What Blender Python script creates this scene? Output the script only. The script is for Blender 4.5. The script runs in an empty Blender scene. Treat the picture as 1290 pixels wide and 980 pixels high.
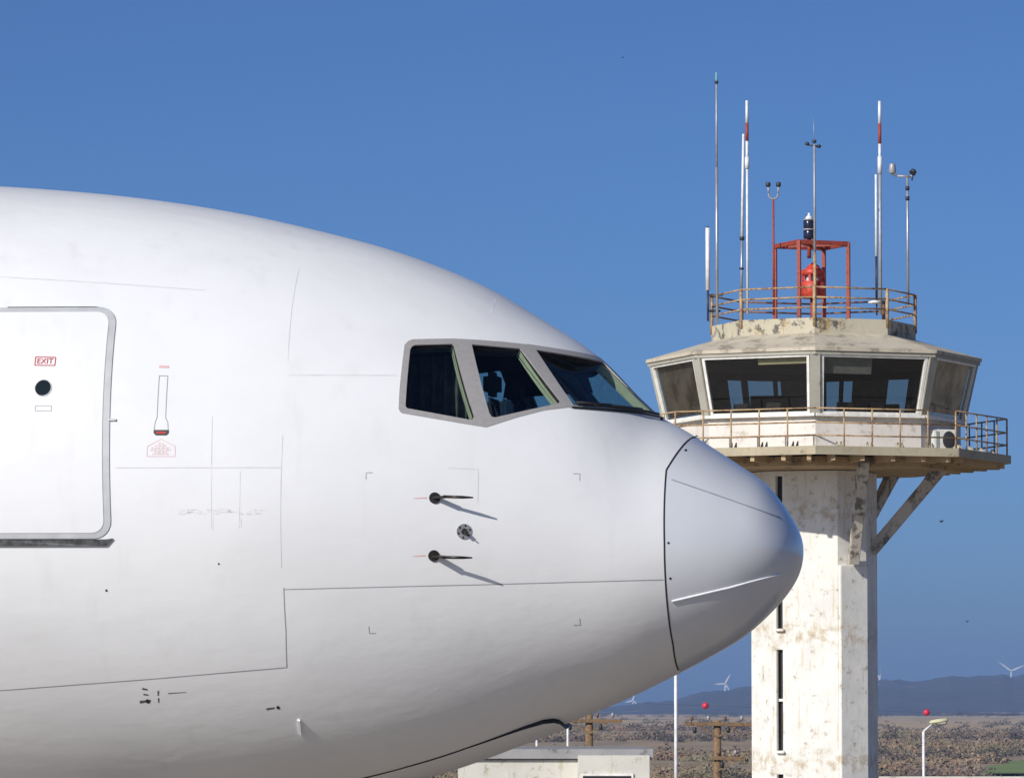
import bpy, bmesh, math, random
import numpy as np
from mathutils import Vector, Matrix
random.seed(7); RNG = np.random.default_rng(7)
R = math.radians
scene = bpy.context.scene
COL = scene.collection

# ------------------------------------------------------------------ camera
FPX = 6000.0                      # focal length in units of a 1290 px wide frame
cam_d = bpy.data.cameras.new('camera'); cam = bpy.data.objects.new('camera', cam_d); COL.objects.link(cam)
cam_d.sensor_width = 36.0; cam_d.lens = FPX / 1290.0 * 36.0
cam_d.clip_start = 0.5; cam_d.clip_end = 60000
PITCH = math.atan(400.0 / FPX)
cam.location = (0, 0, 3.5); cam.rotation_euler = (R(90) + PITCH, 0, 0)
scene.camera = cam

# ------------------------------------------------------------------ sky, sun, exposure
SUN_EL, SUN_AZ = R(28.5), R(39)     # azimuth: how far the sun stands to the left behind the camera
w = bpy.data.worlds.new('World'); scene.world = w; w.use_nodes = True
nt = w.node_tree; nt.nodes.clear()
sky = nt.nodes.new('ShaderNodeTexSky'); sky.sky_type = 'NISHITA'; sky.sun_disc = False
sky.sun_elevation = SUN_EL; sky.sun_rotation = math.pi + SUN_AZ
sky.altitude = 0; sky.air_density = 0.5; sky.dust_density = 1.1; sky.ozone_density = 8.0
hsv = nt.nodes.new('ShaderNodeHueSaturation'); hsv.inputs['Saturation'].default_value = 1.03
bg = nt.nodes.new('ShaderNodeBackground'); bg.inputs['Strength'].default_value = 0.092
wo = nt.nodes.new('ShaderNodeOutputWorld')
nt.links.new(sky.outputs[0], hsv.inputs['Color']); nt.links.new(hsv.outputs[0], bg.inputs['Color']); nt.links.new(bg.outputs[0], wo.inputs['Surface'])
sun_d = bpy.data.lights.new('sun', 'SUN'); sun_d.energy = 4.1; sun_d.angle = R(0.53); sun_d.color = (1.0, 0.955, 0.88)
sun = bpy.data.objects.new('sun', sun_d); COL.objects.link(sun)
sun.rotation_euler = Vector((math.sin(SUN_AZ)*math.cos(SUN_EL), math.cos(SUN_AZ)*math.cos(SUN_EL), -math.sin(SUN_EL))).to_track_quat('-Z', 'Y').to_euler()
sun.location = (-60, -60, 80)
vs = scene.view_settings; vs.view_transform = 'Standard'; vs.look = 'None'; vs.exposure = 0.0; vs.gamma = 1.0; vs.use_curve_mapping = False
scene.cycles.max_bounces = 8; scene.cycles.transparent_max_bounces = 16; scene.cycles.volume_bounces = 0

# ------------------------------------------------------------------ materials
def srgb(r, g, b):
    f = lambda c: (c/255/12.92) if c/255 <= 0.04045 else ((c/255+0.055)/1.055)**2.4
    return (f(r), f(g), f(b))
class NT:
    def __init__(s, name):
        s.m = bpy.data.materials.new(name); s.m.use_nodes = True; s.t = s.m.node_tree
        s.b = s.t.nodes['Principled BSDF']; s.out = s.t.nodes['Material Output']
    def n(s, typ, **kw):
        o = s.t.nodes.new(typ)
        for k, v in kw.items(): setattr(o, k, v)
        return o
    def l(s, a, b): s.t.links.new(a, b)
    def coord(s, scale=(1, 1, 1), kind='Object'):
        tc = s.n('ShaderNodeTexCoord'); mp = s.n('ShaderNodeMapping'); mp.inputs['Scale'].default_value = scale
        if kind == 'World':
            g = s.n('ShaderNodeNewGeometry'); s.l(g.outputs['Position'], mp.inputs['Vector'])
        else: s.l(tc.outputs[kind], mp.inputs['Vector'])
        return mp.outputs[0]
    def noise(s, vec, scale, detail=5, rough=0.55):
        o = s.n('ShaderNodeTexNoise'); o.inputs['Scale'].default_value = scale; o.inputs['Detail'].default_value = detail
        o.inputs['Roughness'].default_value = rough; s.l(vec, o.inputs['Vector']); return o.outputs['Fac']
    def ramp(s, fac, lo, hi, a=0.0, b=1.0):
        o = s.n('ShaderNodeMapRange'); o.interpolation_type = 'SMOOTHSTEP'
        for k, v in (('From Min', lo), ('From Max', hi), ('To Min', a), ('To Max', b)): o.inputs[k].default_value = v
        s.l(fac, o.inputs['Value']); return o.outputs[0]
    def mix(s, fac, a, b):
        o = s.n('ShaderNodeMix', data_type='RGBA')
        for v, i in ((a, 6), (b, 7)):
            if isinstance(v, tuple): o.inputs[i].default_value = (*v[:3], 1)
            else: s.l(v, o.inputs[i])
        if isinstance(fac, (int, float)): o.inputs[0].default_value = fac
        else: s.l(fac, o.inputs[0])
        return o.outputs[2]
    def mul(s, a, b):
        o = s.n('ShaderNodeMath', operation='MULTIPLY')
        for v, i in ((a, 0), (b, 1)):
            if isinstance(v, (int, float)): o.inputs[i].default_value = v
            else: s.l(v, o.inputs[i])
        return o.outputs[0]
    def bump(s, h, strength, dist):
        o = s.n('ShaderNodeBump'); o.inputs['Strength'].default_value = strength; o.inputs['Distance'].default_value = dist
        s.l(h, o.inputs['Height']); s.l(o.outputs[0], s.b.inputs['Normal'])
    def color(s, c):
        if isinstance(c, tuple): s.b.inputs['Base Color'].default_value = (*c[:3], 1)
        else: s.l(c, s.b.inputs['Base Color'])
    def set(s, **kw):
        for k, v in kw.items(): s.b.inputs[k.replace('_', ' ')].default_value = v
        return s
def simple(name, c, rough=0.6, metal=0.0, var=0.12, scale=6.0, kind='Object', **kw):
    m = NT(name); v = m.coord(kind=kind)
    n = m.noise(v, scale, 4)
    m.color(m.mix(m.ramp(n, .3, .7), tuple(x*(1-var) for x in c), tuple(min(1, x*(1+var)) for x in c)))
    m.set(Roughness=rough, Metallic=metal, **kw); return m.m
M = {}
def paint():
    m = NT('white_aircraft_paint')
    v = m.coord(); vs_ = m.coord((1.2, 1.2, 0.18)); va = m.coord((0.12, 0.6, 0.6))
    broad = m.noise(v, 0.55, 4); streak = m.noise(vs_, 5.0, 5); along = m.noise(va, 3.0, 4); fine = m.noise(v, 38, 3)
    c = m.mix(m.ramp(broad, .35, .68), (.79, .795, .80), (.735, .74, .745))
    c = m.mix(m.mul(m.ramp(streak, .54, .80), .27), c, (.60, .60, .60))
    c = m.mix(m.mul(m.ramp(along, .55, .8), .16), c, (.60, .60, .59))
    c = m.mix(m.mul(m.ramp(fine, .66, .78), .22), c, (.55, .55, .54))
    m.color(c)
    r = m.n('ShaderNodeMapRange'); r.inputs['To Min'].default_value = .26; r.inputs['To Max'].default_value = .42
    m.l(streak, r.inputs['Value']); m.l(r.outputs[0], m.b.inputs['Roughness'])
    wav = m.noise(m.coord((.8, 1.5, 1.5)), 1.6, 2)
    w2 = m.noise(m.coord((1.0, 2.2, 2.2)), 3.6, 2); ad = m.n('ShaderNodeMath', operation='ADD'); m.l(wav, ad.inputs[0]); m.l(w2, ad.inputs[1]); m.bump(ad.outputs[0], .14, .02)
    m.set(Specular_IOR_Level=.5); return m.m
M['paint'] = paint()
def radome_paint():
    m = NT('radome_paint'); v = m.coord(); br = m.noise(v, 1.1, 4); sp = m.noise(v, 60, 2)
    c = m.mix(m.ramp(br, .3, .7), (.68, .70, .735), (.62, .64, .675)); c = m.mix(m.mul(m.ramp(sp, .68, .8), .3), c, (.4, .4, .4))
    m.color(c); m.set(Roughness=.2, Specular_IOR_Level=.7, Coat_Weight=.35, Coat_Roughness=.12); return m.m
M['radome'] = radome_paint()
M['frame_metal'] = simple('brushed_window_frame', (.36, .345, .335), .5, .15, .05, 30)
M['gasket'] = simple('black_gasket', (.012, .012, .014), .55)
M['primer'] = simple('primer_yellow', (.80, .74, .50), .5)
M['cockpit_dark'] = simple('dark_trim', (.022, .022, .026), .7, var=.3)
M['cockpit_mid'] = simple('cockpit_grey', (.05, .05, .055), .7, var=.3)
M['seat_cloth'] = simple('seat_cloth', (.03, .035, .05), .9)
M['fleece'] = simple('seat_cover_pale', (.55, .60, .62), .9)
M['seam'] = simple('seam_grey', (.27, .27, .28), .7)
M['seam_faint'] = simple('seam_faint_grey', (.60, .60, .612), .6)
M['seam_ghost'] = simple('seam_ghost_grey', (.70, .70, .71), .5)
M['seam_dark'] = simple('seam_black', (.025, .025, .028), .6)
M['door_band'] = simple('door_edge_grey', (.50, .51, .52), .45, .1, .08)
M['scuff'] = simple('scuffed_metal', (.085, .09, .09), .5, .5, .45, 25)
M['red'] = simple('red_stencil', (.50, .035, .03), .55)
M['red_faint'] = simple('red_stencil_faint', (.70, .42, .42), .55)
M['black_stencil'] = simple('black_stencil', (.05, .05, .055), .6)
M['probe'] = simple('probe_metal', (.05, .045, .04), .4, .7, .3)
M['bare'] = simple('bare_metal', (.55, .55, .54), .35, .8, .2, 20)
M['strip_white'] = simple('diverter_white', (.82, .83, .85), .4)
M['strip_grey'] = simple('diverter_grey', (.36, .38, .42), .4)
M['tyre'] = simple('tyre_rubber', (.02, .02, .02), .85)
M['dark_glass'] = simple('dark_glass', (.010, .016, .018), .12)
M['grease'] = simple('grease_stain', (.10, .10, .10), .6)
def glass(name, tint, refl_rough=0.0, f0=.06):
    m = NT(name); t = m.t; t.nodes.remove(m.b)
    tr = m.n('ShaderNodeBsdfTransparent'); tr.inputs[0].default_value = (*tint, 1)
    gl = m.n('ShaderNodeBsdfGlossy'); gl.inputs['Roughness'].default_value = refl_rough; gl.inputs[0].default_value = (.95, .95, .95, 1)
    ge = m.n('ShaderNodeNewGeometry'); dt = m.n('ShaderNodeVectorMath', operation='DOT_PRODUCT'); m.l(ge.outputs['Normal'], dt.inputs[0]); m.l(ge.outputs['Incoming'], dt.inputs[1])
    def ma(op, a, b=None):
        o = m.n('ShaderNodeMath', operation=op)
        for i, v in enumerate((a, b)):
            if v is None: continue
            if isinstance(v, (int, float)): o.inputs[i].default_value = v
            else: m.l(v, o.inputs[i])
        return o.outputs[0]
    fr = ma('ADD', ma('MULTIPLY', ma('POWER', ma('SUBTRACT', 1.0, ma('ABSOLUTE', dt.outputs['Value'])), 5.0), 1-f0), f0)   # thin pane: the same from both sides
    mx = m.n('ShaderNodeMixShader'); m.l(fr, mx.inputs[0]); m.l(tr.outputs[0], mx.inputs[1]); m.l(gl.outputs[0], mx.inputs[2])
    m.l(mx.outputs[0], m.out.inputs['Surface']); return m.m
M['cockpit_glass'] = glass('cockpit_glass', (.56, .67, .66), .01)
M['tower_glass'] = glass('tower_glass', (.60, .61, .57), .01)

def concrete(name, base, stain, rust, s_lo, r_lo, scale=1.0, rough=.85, lifts=0):
    m = NT(name); v = m.coord(kind='World'); vv = m.coord((1.8, 1.8, .20), 'World')
    n1 = m.noise(v, 2.2*scale, 8, .68); n2 = m.noise(vv, 3.1*scale, 7, .65); n3 = m.noise(v, .55*scale, 5); n4 = m.noise(v, 26*scale, 4)
    c = m.mix(m.ramp(n3, .35, .7), base, tuple(x*.86 for x in base))
    c = m.mix(m.mul(m.ramp(n4, .52, .75), .35), c, tuple(x*.6 for x in base))
    f = m.mul(m.ramp(n1, s_lo, s_lo+.1), m.ramp(n3, .38, .58))
    c = m.mix(m.mul(f, .85), c, stain)
    g = m.mul(m.ramp(n2, r_lo, r_lo+.12), .75)
    c = m.mix(g, c, rust)
    if lifts:
        sp = m.n('ShaderNodeSeparateXYZ'); m.l(v, sp.inputs[0]); wv = m.n('ShaderNodeMath', operation='PINGPONG'); ad = m.n('ShaderNodeMath', operation='ADD'); ad.inputs[1].default_value = .78
        m.l(sp.outputs['Z'], ad.inputs[0]); m.l(ad.outputs[0], wv.inputs[0]); wv.inputs[1].default_value = lifts/2
        band = m.ramp(wv.outputs[0], .42, .02); c = m.mix(m.mul(m.mul(band, m.ramp(n1, .44, .60)), .7), c, tuple(.5*a+.5*b for a, b in zip(stain, rust)))
    m.color(c); m.set(Roughness=rough); m.bump(n1, .35, .03); return m.m
M['shaft'] = concrete('whitewashed_concrete', (.87, .85, .78), (.42, .33, .22), (.66, .55, .36), .565, .555, 2.0, .85, 3.0)
M['parapet'] = concrete('stained_parapet', (.56, .51, .38), (.07, .06, .05), (.52, .30, .08), .50, .56, 1.6)
M['roof_conc'] = concrete('roof_screed', (.60, .53, .41), (.28, .24, .18), (.46, .37, .25), .50, .58, 1.3)
M['cabwall'] = concrete('cab_wall_paint', (.80, .75, .69), (.50, .44, .35), (.58, .46, .32), .55, .61, 1.8)
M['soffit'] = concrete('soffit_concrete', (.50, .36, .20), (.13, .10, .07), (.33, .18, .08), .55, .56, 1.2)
M['strut'] = concrete('strut_concrete', (.58, .53, .45), (.10, .09, .08), (.36, .24, .15), .46, .60, 2.0)
M['deck'] = concrete('deck_edge', (.48, .42, .29), (.20, .15, .10), (.42, .22, .09), .56, .58, 2.0)
M['rail_yellow'] = concrete('old_yellow_rail', (.50, .36, .19), (.20, .075, .04), (.30, .11, .05), .47, .52, 6.0, .6)
M['rail_red'] = concrete('rust_red_steel', (.34, .055, .03), (.14, .03, .02), (.22, .06, .04), .52, .60, 4.0, .6)
M['rail_rust'] = concrete('rusty_rail', (.26, .13, .07), (.12, .05, .03), (.20, .08, .04), .5, .55, 6.0, .6)
M['beacon_red'] = simple('beacon_red', (.55, .055, .028), .5, 0, .4, 9)
M['beacon_dark'] = simple('dark_lens', (.016, .022, .05), .15)
M['win_white'] = simple('window_frame_white', (.80, .78, .72), .6)
M['post_grey'] = concrete('cab_post_paint', (.42, .40, .33), (.22, .20, .16), (.33, .26, .18), .58, .66, 2.0)
M['cab_in'] = simple('cab_interior', (.11, .10, .09), .9)
M['cab_ceiling'] = simple('cab_ceiling', (.17, .155, .14), .9)
M['blind_cream'] = simple('blind_cream', (.62, .56, .36), .8)
M['blind_grey'] = simple('blind_grey', (.30, .31, .30), .8)
M['blind_reflection_beige'] = simple('blind_reflection_beige', (.62, .58, .50), .8, 0, .65, 1.6)
M['blind_reflection_mottled'] = simple('blind_reflection_mottled', (.10, .09, .075), .8, 0, .85, 1.7)
M['blind_dark'] = simple('blind_dark', (.11, .10, .09), .85)
M['antenna_white'] = simple('antenna_white', (.74, .74, .74), .45)
M['antenna_grey'] = simple('antenna_grey', (.40, .40, .42), .5, .3)
M['galv'] = simple('galvanised', (.46, .47, .49), .45, .6)
M['dark_metal'] = simple('dark_metal', (.035, .035, .04), .5)
M['copper_green'] = simple('verdigris', (.20, .42, .42), .6)
M['ac_white'] = simple('ac_white', (.76, .75, .70), .5)
M['wood'] = concrete('weathered_pole_wood', (.23, .145, .08), (.09, .055, .03), (.32, .20, .09), .5, .55, 5.0)
M['bld_white'] = concrete('building_white', (.66, .64, .57), (.36, .33, .22), (.46, .42, .24), .54, .58, 1.6)
M['bld_roof'] = concrete('building_roof_slab', (.34, .33, .33), (.15, .15, .15), (.25, .24, .22), .52, .62, 2.5)
M['turbine'] = simple('turbine_white', (.62, .62, .64), .5)
M['ball_red'] = simple('marker_red', (.62, .03, .07), .4)
M['lamp_head'] = simple('lamp_head', (.62, .60, .38), .5)
M['bird'] = simple('bird_dark', (.03, .03, .035), .8)

# ------------------------------------------------------------------ object helpers
def tag(o, label=None, cat=None, group=None, kind=None):
    if label: o['label'] = label
    if cat: o['category'] = cat
    if group: o['group'] = group
    if kind: o['kind'] = kind
    return o
def empty(name, loc=(0, 0, 0), rz=0, parent=None):
    o = bpy.data.objects.new(name, None); COL.objects.link(o); o.location = loc; o.rotation_euler = (0, 0, rz); o.empty_display_size = .2
    if parent: o.parent = parent
    return o
def link(name, me, mat, parent=None):
    o = bpy.data.objects.new(name, me); COL.objects.link(o)
    if mat is not None: me.materials.clear(); me.materials.append(mat)
    if parent: o.parent = parent
    return o
class MB:
    def __init__(s): s.v = []; s.f = []; s.sm = []
    def add(s, vs, fs, smooth=False):
        k = len(s.v); s.v += [tuple(p) for p in vs]; s.f += [tuple(i+k for i in f) for f in fs]; s.sm += [smooth]*len(fs); return s
    def box(s, c, d, rz=0, M4=None):
        hx, hy, hz = d[0]/2, d[1]/2, d[2]/2; cs, sn = math.cos(rz), math.sin(rz); vs = []
        for z in (-hz, hz):
            for x, y in ((-hx, -hy), (hx, -hy), (hx, hy), (-hx, hy)):
                vs.append((c[0]+x*cs-y*sn, c[1]+x*sn+y*cs, c[2]+z))
        return s.add(vs, [(3, 2, 1, 0), (4, 5, 6, 7), (0, 1, 5, 4), (1, 2, 6, 5), (2, 3, 7, 6), (3, 0, 4, 7)])
    def tube(s, a, b, r0, r1=None, n=10, caps=True):
        r1 = r0 if r1 is None else r1; a = Vector(a); b = Vector(b); d = (b-a).normalized()
        u = d.orthogonal().normalized(); w_ = d.cross(u); vs = []
        for p, r in ((a, r0), (b, r1)):
            for i in range(n):
                t = 2*math.pi*i/n; vs.append(p+u*(r*math.cos(t))+w_*(r*math.sin(t)))
        s.add(vs, [(i, (i+1) % n, n+(i+1) % n, n+i) for i in range(n)], True)
        if caps: s.add(vs, [tuple(range(n-1, -1, -1)), tuple(range(n, 2*n))])
        return s
    def bar(s, a, b, wd, ht, up=(0, 0, 1)):
        a = Vector(a); b = Vector(b); d = (b-a).normalized(); up = Vector(up)
        x = d.cross(up)
        if x.length < 1e-4: x = d.orthogonal()
        x.normalize(); y = x.cross(d).normalized(); vs = []
        for p in (a, b):
            for i, j in ((-1, -1), (1, -1), (1, 1), (-1, 1)): vs.append(p+x*(i*wd/2)+y*(j*ht/2))
        return s.add(vs, [(0, 1, 2, 3), (7, 6, 5, 4), (1, 0, 4, 5), (2, 1, 5, 6), (3, 2, 6, 7), (0, 3, 7, 4)])
    def lathe(s, c, prof, n=20, smooth=True):
        vs = []
        for r, z in prof:
            for i in range(n):
                t = 2*math.pi*i/n; vs.append((c[0]+r*math.cos(t), c[1]+r*math.sin(t), c[2]+z))
        k = len(prof)
        s.add(vs, [(a*n+i, a*n+(i+1) % n, (a+1)*n+(i+1) % n, (a+1)*n+i) for a in range(k-1) for i in range(n)], smooth)
        s.add([vs[i] for i in range(n)], [tuple(range(n-1, -1, -1))]); s.add([vs[(k-1)*n+i] for i in range(n)], [tuple(range(n))])
        return s
    def path(s, pts, r, n=8):
        for a, b in zip(pts[:-1], pts[1:]): s.tube(a, b, r, n=n)
        return s
    def prism(s, poly, z0, z1, top_scale=1.0):
        n = len(poly); vs = [(x, y, z0) for x, y in poly]+[(x*top_scale, y*top_scale, z1) for x, y in poly]
        return s.add(vs, [tuple(range(n-1, -1, -1)), tuple(range(n, 2*n))]+[(i, (i+1) % n, n+(i+1) % n, n+i) for i in range(n)])
    def mesh(s, name='m'):
        me = bpy.data.meshes.new(name); me.from_pydata([tuple(p) for p in s.v], [], s.f); me.update()
        me.polygons.foreach_set('use_smooth', s.sm); return me
    def build(s, name, mat, parent=None, bevel=0):
        me = s.mesh(name)
        bm = bmesh.new(); bm.from_mesh(me); bmesh.ops.remove_doubles(bm, verts=bm.verts, dist=1e-5)
        bmesh.ops.recalc_face_normals(bm, faces=bm.faces)
        if bevel: bmesh.ops.bevel(bm, geom=[e for e in bm.edges if len(e.link_faces) == 2 and e.calc_face_angle(0) > .6], offset=bevel, segments=2, affect='EDGES')
        bm.to_mesh(me); bm.free()
        return link(name, me, mat, parent)

# ================================================================== THE SETTING
def terrain_z(x, y):
    """plateau of the airport, falling away to lower scrubland behind it"""
    t = np.clip((y-132)/60., 0, 1); t = t*t*(3-2*t)
    z = -8.0*t
    far = np.clip((y-250)/600., 0, 1)
    z = z + far*(1.1*np.sin(x*.011+y*.004)+.8*np.sin(y*.013+1.3+x*.003)+.5*np.sin(x*.031-y*.017))
    return z
def ground_material():
    m = NT('scrubland_ground'); v = m.coord(kind='World')
    sep = m.n('ShaderNodeSeparateXYZ'); m.l(v, sep.inputs[0])
    vf = m.coord((.004, .0012, 0), 'World'); vm = m.coord((.03, .010, 0), 'World'); vn = m.coord((.2, .08, 0), 'World')
    f1 = m.noise(vf, 2.2, 4); f2 = m.noise(vm, 2.0, 6, .65); f3 = m.noise(vn, 2.0, 5, .7)
    scrub = m.mix(m.ramp(f2, .36, .66), (.38, .278, .160), (.27, .20, .12))
    scrub = m.mix(m.mul(m.ramp(f3, .5, .7), .6), scrub, (.42, .315, .175))
    field = m.mix(m.ramp(f2, .3, .7), (.54, .39, .20), (.45, .32, .165))
    field = m.mix(m.mul(m.ramp(f1, .55, .62), .8), field, (.13, .12, .06))
    farm = m.ramp(sep.outputs['Y'], 2300, 2700)
    c = m.mix(farm, scrub, field)
    near = m.ramp(sep.outputs['Y'], 190, 130)
    grass = m.mix(m.ramp(m.noise(v, .8, 6), .35, .65), (.10, .11, .045), (.19, .16, .085))
    c = m.mix(near, c, grass)
    m.color(c); m.set(Roughness=.95); return m.m
M['ground'] = ground_material()
def build_ground():
    ys = np.concatenate([np.linspace(-300, 120, 30), np.linspace(128, 200, 26), np.geomspace(210, 12500, 150)])
    us = np.linspace(-1, 1, 61); us = np.sign(us)*np.abs(us)**2.0
    vs = []; fs = []
    for y in ys:
        half = 400+abs(y)*.55
        for u in us:
            x = u*half; vs.append((x, y, float(terrain_z(x, y))))
    n = len(us)
    for i in range(len(ys)-1):
        for j in range(n-1): fs.append((i*n+j, i*n+j+1, (i+1)*n+j+1, (i+1)*n+j))
    me = bpy.data.meshes.new('ground'); me.from_pydata(vs, [], fs); me.polygons.foreach_set('use_smooth', [True]*len(fs))
    o = link('ground', me, M['ground']); tag(o, kind='structure')
    # apron: concrete slabs under the aircraft, extended unseen round the tower to bounce light
    m = NT('apron_concrete'); v = m.coord(kind='World'); n1 = m.noise(v, .35, 6); n2 = m.noise(v, 9, 5)
    br = m.n('ShaderNodeTexBrick'); br.offset = 0; br.inputs['Scale'].default_value = .2; br.inputs['Mortar Size'].default_value = .004
    br.inputs['Brick Width'].default_value = 1.0; br.inputs['Row Height'].default_value = 1.0
    for k, cc in (('Color1', (.34, .285, .215, 1)), ('Color2', (.315, .265, .20, 1)), ('Mortar', (.08, .08, .08, 1))): br.inputs[k].default_value = cc
    m.l(v, br.inputs['Vector'])
    c = m.mix(m.mul(m.ramp(n1, .45, .7), .5), br.outputs['Color'], (.23, .195, .15)); c = m.mix(m.mul(m.ramp(n2, .5, .75), .3), c, (.20, .17, .14))
    m.color(c); m.set(Roughness=.8)
    vs = [(-120, -60, .006), (90, -60, .006), (90, 128, .006), (-120, 128, .006)]
    me = bpy.data.meshes.new('apron'); me.from_pydata(vs, [], [(0, 1, 2, 3)])
    tag(link('apron', me, m.m), kind='structure')
    # green winter field far right
    m = NT('green_field'); f = m.noise(m.coord((.03, .01, 0), 'World'), 3, 5)
    m.color(m.mix(m.ramp(f, .3, .7), (.20, .27, .07), (.15, .20, .06))); m.set(Roughness=.95)
    vs = []; fs = []; ny, nx = 14, 24
    for i in range(ny+1):
        yy = 818+i*15
        x0 = .0965*yy+i*.7+1.2*math.sin(i*.9)
        for j in range(nx+1):
            xx = x0+(j/nx)*170
            vs.append((xx, yy, float(terrain_z(xx, yy))+.9))
    for i in range(ny):
        for j in range(nx): a = i*(nx+1)+j; fs.append((a, a+1, a+nx+2, a+nx+1))
    me = bpy.data.meshes.new('field'); me.from_pydata(vs, [], fs); tag(link('field', me, m.m), kind='structure')
build_ground()

def build_hills():
    m = NT('wooded_hill'); v = m.coord((.004, .004, .012), 'World'); a = m.noise(v, 1.6, 8, .7); b = m.noise(v, 9, 5, .7)
    c = m.mix(m.ramp(a, .38, .62), (.040, .045, .030), (.075, .070, .045)); c = m.mix(m.mul(m.ramp(b, .5, .7), .5), c, (.03, .035, .025))
    c = m.mix(m.mul(m.ramp(m.noise(m.coord((.0016, .0016, .01), 'World'), 1.9, 4), .63, .68), .8), c, (.30, .22, .17))
    m.color(c); m.set(Roughness=1.0)
    def ridge(x, y):
        k = (x/y)*FPX+645                           # bearing, as the ridge is drawn against the sky
        pts = [(-4000, 30), (-900, 30), (0, 16), (500, 4), (700, -1), (790, 2), (850, 8), (900, 18), (943, 27), (1000, 31), (1060, 33), (1105, 33), (1150, 33), (1200, 37), (1245, 38), (1290, 40), (1500, 50), (2300, 62), (5000, 35)]
        h = np.interp(k, [p for p, _ in pts], [q for _, q in pts])
        return h
    ys = np.linspace(6300, 10800, 70); nx = 900; vs = []; fs = []; rg = np.random.default_rng(3); rough_ = rg.normal(size=nx+1); rough_ = np.convolve(rough_, [.25, .5, .25], 'same')*2.2+np.convolve(rg.normal(size=nx+1), np.ones(9)/9, 'same')*4
    for i, y in enumerate(ys):
        for j in range(nx+1):
            x = (-.42+.84*j/nx)*y
            top = 3.5+ridge(x, 9000*1.0 if False else y)/FPX*9000
            t = (y-6300)/2700.
            prof = math.sin(min(max(t, 0), 1)*math.pi/2)**1.3 if t < 1 else max(0, 1-.35*(t-1))
            fine = .8*math.sin(x*.021+y*.003)+.7*math.sin(x*.053+1.7)+.5*math.sin(x*.11+y*.02)
            z = -8.5+(top+8.5)*prof + fine*(.3+.7*prof)+float(rough_[j])*prof+float(rg.normal())*.5*prof
            vs.append((x, y, z))
    for i in range(len(ys)-1):
        for j in range(nx): p = i*(nx+1)+j; fs.append((p, p+1, p+nx+2, p+nx+1))
    me = bpy.data.meshes.new('hills'); me.from_pydata(vs, [], fs); me.polygons.foreach_set('use_smooth', [True]*len(fs))
    tag(link('hills', me, m.m), kind='structure')
build_hills()

def scatter(name, n, region, size, cols, label, cat, facets=70, rough=.95, tall=(.45, .9), leaf=(.045, .10)):
    """a mass of separate leafy clumps on the terrain: one object"""
    XY = np.array([region() for _ in range(n)]); x, y, sc = XY.T; N = n*facets; g = RNG
    s = size*sc*g.uniform(.6, 1.35, n); ht = s*g.uniform(*tall, n); K = len(cols); drift = (.5+.25*np.sin(x*.035+y*.006)+.25*np.sin(y*.011-x*.012+1))*(K-1)+g.normal(0, .8, n); cc = np.array(cols)[np.clip(np.rint(drift), 0, K-1).astype(int)]*g.uniform(.9, 1.1, (n, 1))
    z = terrain_z(x, y); rep_ = lambda a: np.repeat(a, facets, axis=0)
    a = g.uniform(0, 2*math.pi, N); rr = np.sqrt(g.random(N)); S = rep_(s); H = rep_(ht)
    C0 = np.stack([rep_(x)+rr*.62*S*np.cos(a), rep_(y)+rr*.62*S*np.sin(a), rep_(z)+H*(1-rr**2*.75)*g.uniform(.12, 1, N)], -1)
    q = (S*g.uniform(*leaf, N))[:, None]; u = g.normal(size=(N, 3))+(-.3, -.6, 1.4); u /= np.linalg.norm(u, axis=1, keepdims=True)
    v = np.cross(u, g.normal(size=(N, 3))); v /= np.linalg.norm(v, axis=1, keepdims=True); w_ = np.cross(u, v)
    P = np.stack([C0+v*q, C0+w_*q*.8, C0-v*q*.9, C0-w_*q*.7], 1).reshape(-1, 3)
    col = np.repeat(rep_(cc)*g.uniform(.85, 1.15, (N, 1)), 4, axis=0); col = np.concatenate([col, np.ones((len(col), 1))], 1)
    me = bpy.data.meshes.new(name); me.vertices.add(4*N); me.vertices.foreach_set('co', P.ravel()); me.loops.add(4*N); me.loops.foreach_set('vertex_index', np.arange(4*N)); me.polygons.add(N); me.polygons.foreach_set('loop_start', np.arange(0, 4*N, 4)); me.update(); me.validate()
    ca = me.color_attributes.new('tint', 'FLOAT_COLOR', 'POINT'); ca.data.foreach_set('color', col.astype(np.float32).ravel())
    m = NT(name+'_leaves'); at = m.n('ShaderNodeAttribute', attribute_name='tint'); m.color(at.outputs['Color']); m.set(Roughness=rough)
    return tag(link(name, me, m.m), label, cat, kind='stuff')
def clump(x, y): return math.sin(x*.05+y*.011)+math.sin(x*.021-y*.017+2)+.7*math.sin(y*.03+x*.008)+.6*math.sin(x*.11+y*.02)
def reg_scrub():
    while True:
        t = random.random(); y = 1/(1/690.+(1/2300.-1/690.)*t**.9); x = random.uniform(-160, 800)/FPX*y
        if 780 < y < 1045 and x > .094*y: continue
        if random.random() > .22+.5*clump(x, y)+.35*math.sin(y*.0125+.6+x*.002): continue
        return x, y, (.75+y/2600.)
scatter('scrub', 2600, reg_scrub, 6.5, [(.17, .135, .10), (.22, .16, .105), (.27, .195, .12), (.19, .165, .095), (.24, .155, .10), (.20, .15, .115), (.155, .125, .10)], 'brown and grey winter scrub on the low ground beyond the tower', 'scrub', 130, .95, (.16, .34), (.02, .055))
def reg_hedge():
    row = random.choice([820, 1130, 1480, 1950]); x = random.uniform(-160, 800)/FPX*row; y = row+45*math.sin(x*.02+row)+random.gauss(0, 9)
    if 780 < y < 1045 and x > .094*y: y += 280
    return x, y, (.7+y/2600.)
scatter('hedge_scrub', 420, reg_hedge, 3.4, [(.075, .068, .05), (.095, .08, .06), (.085, .065, .058)], 'darker rows of hedge bushes crossing the brown scrubland', 'scrub', 80)
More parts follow.
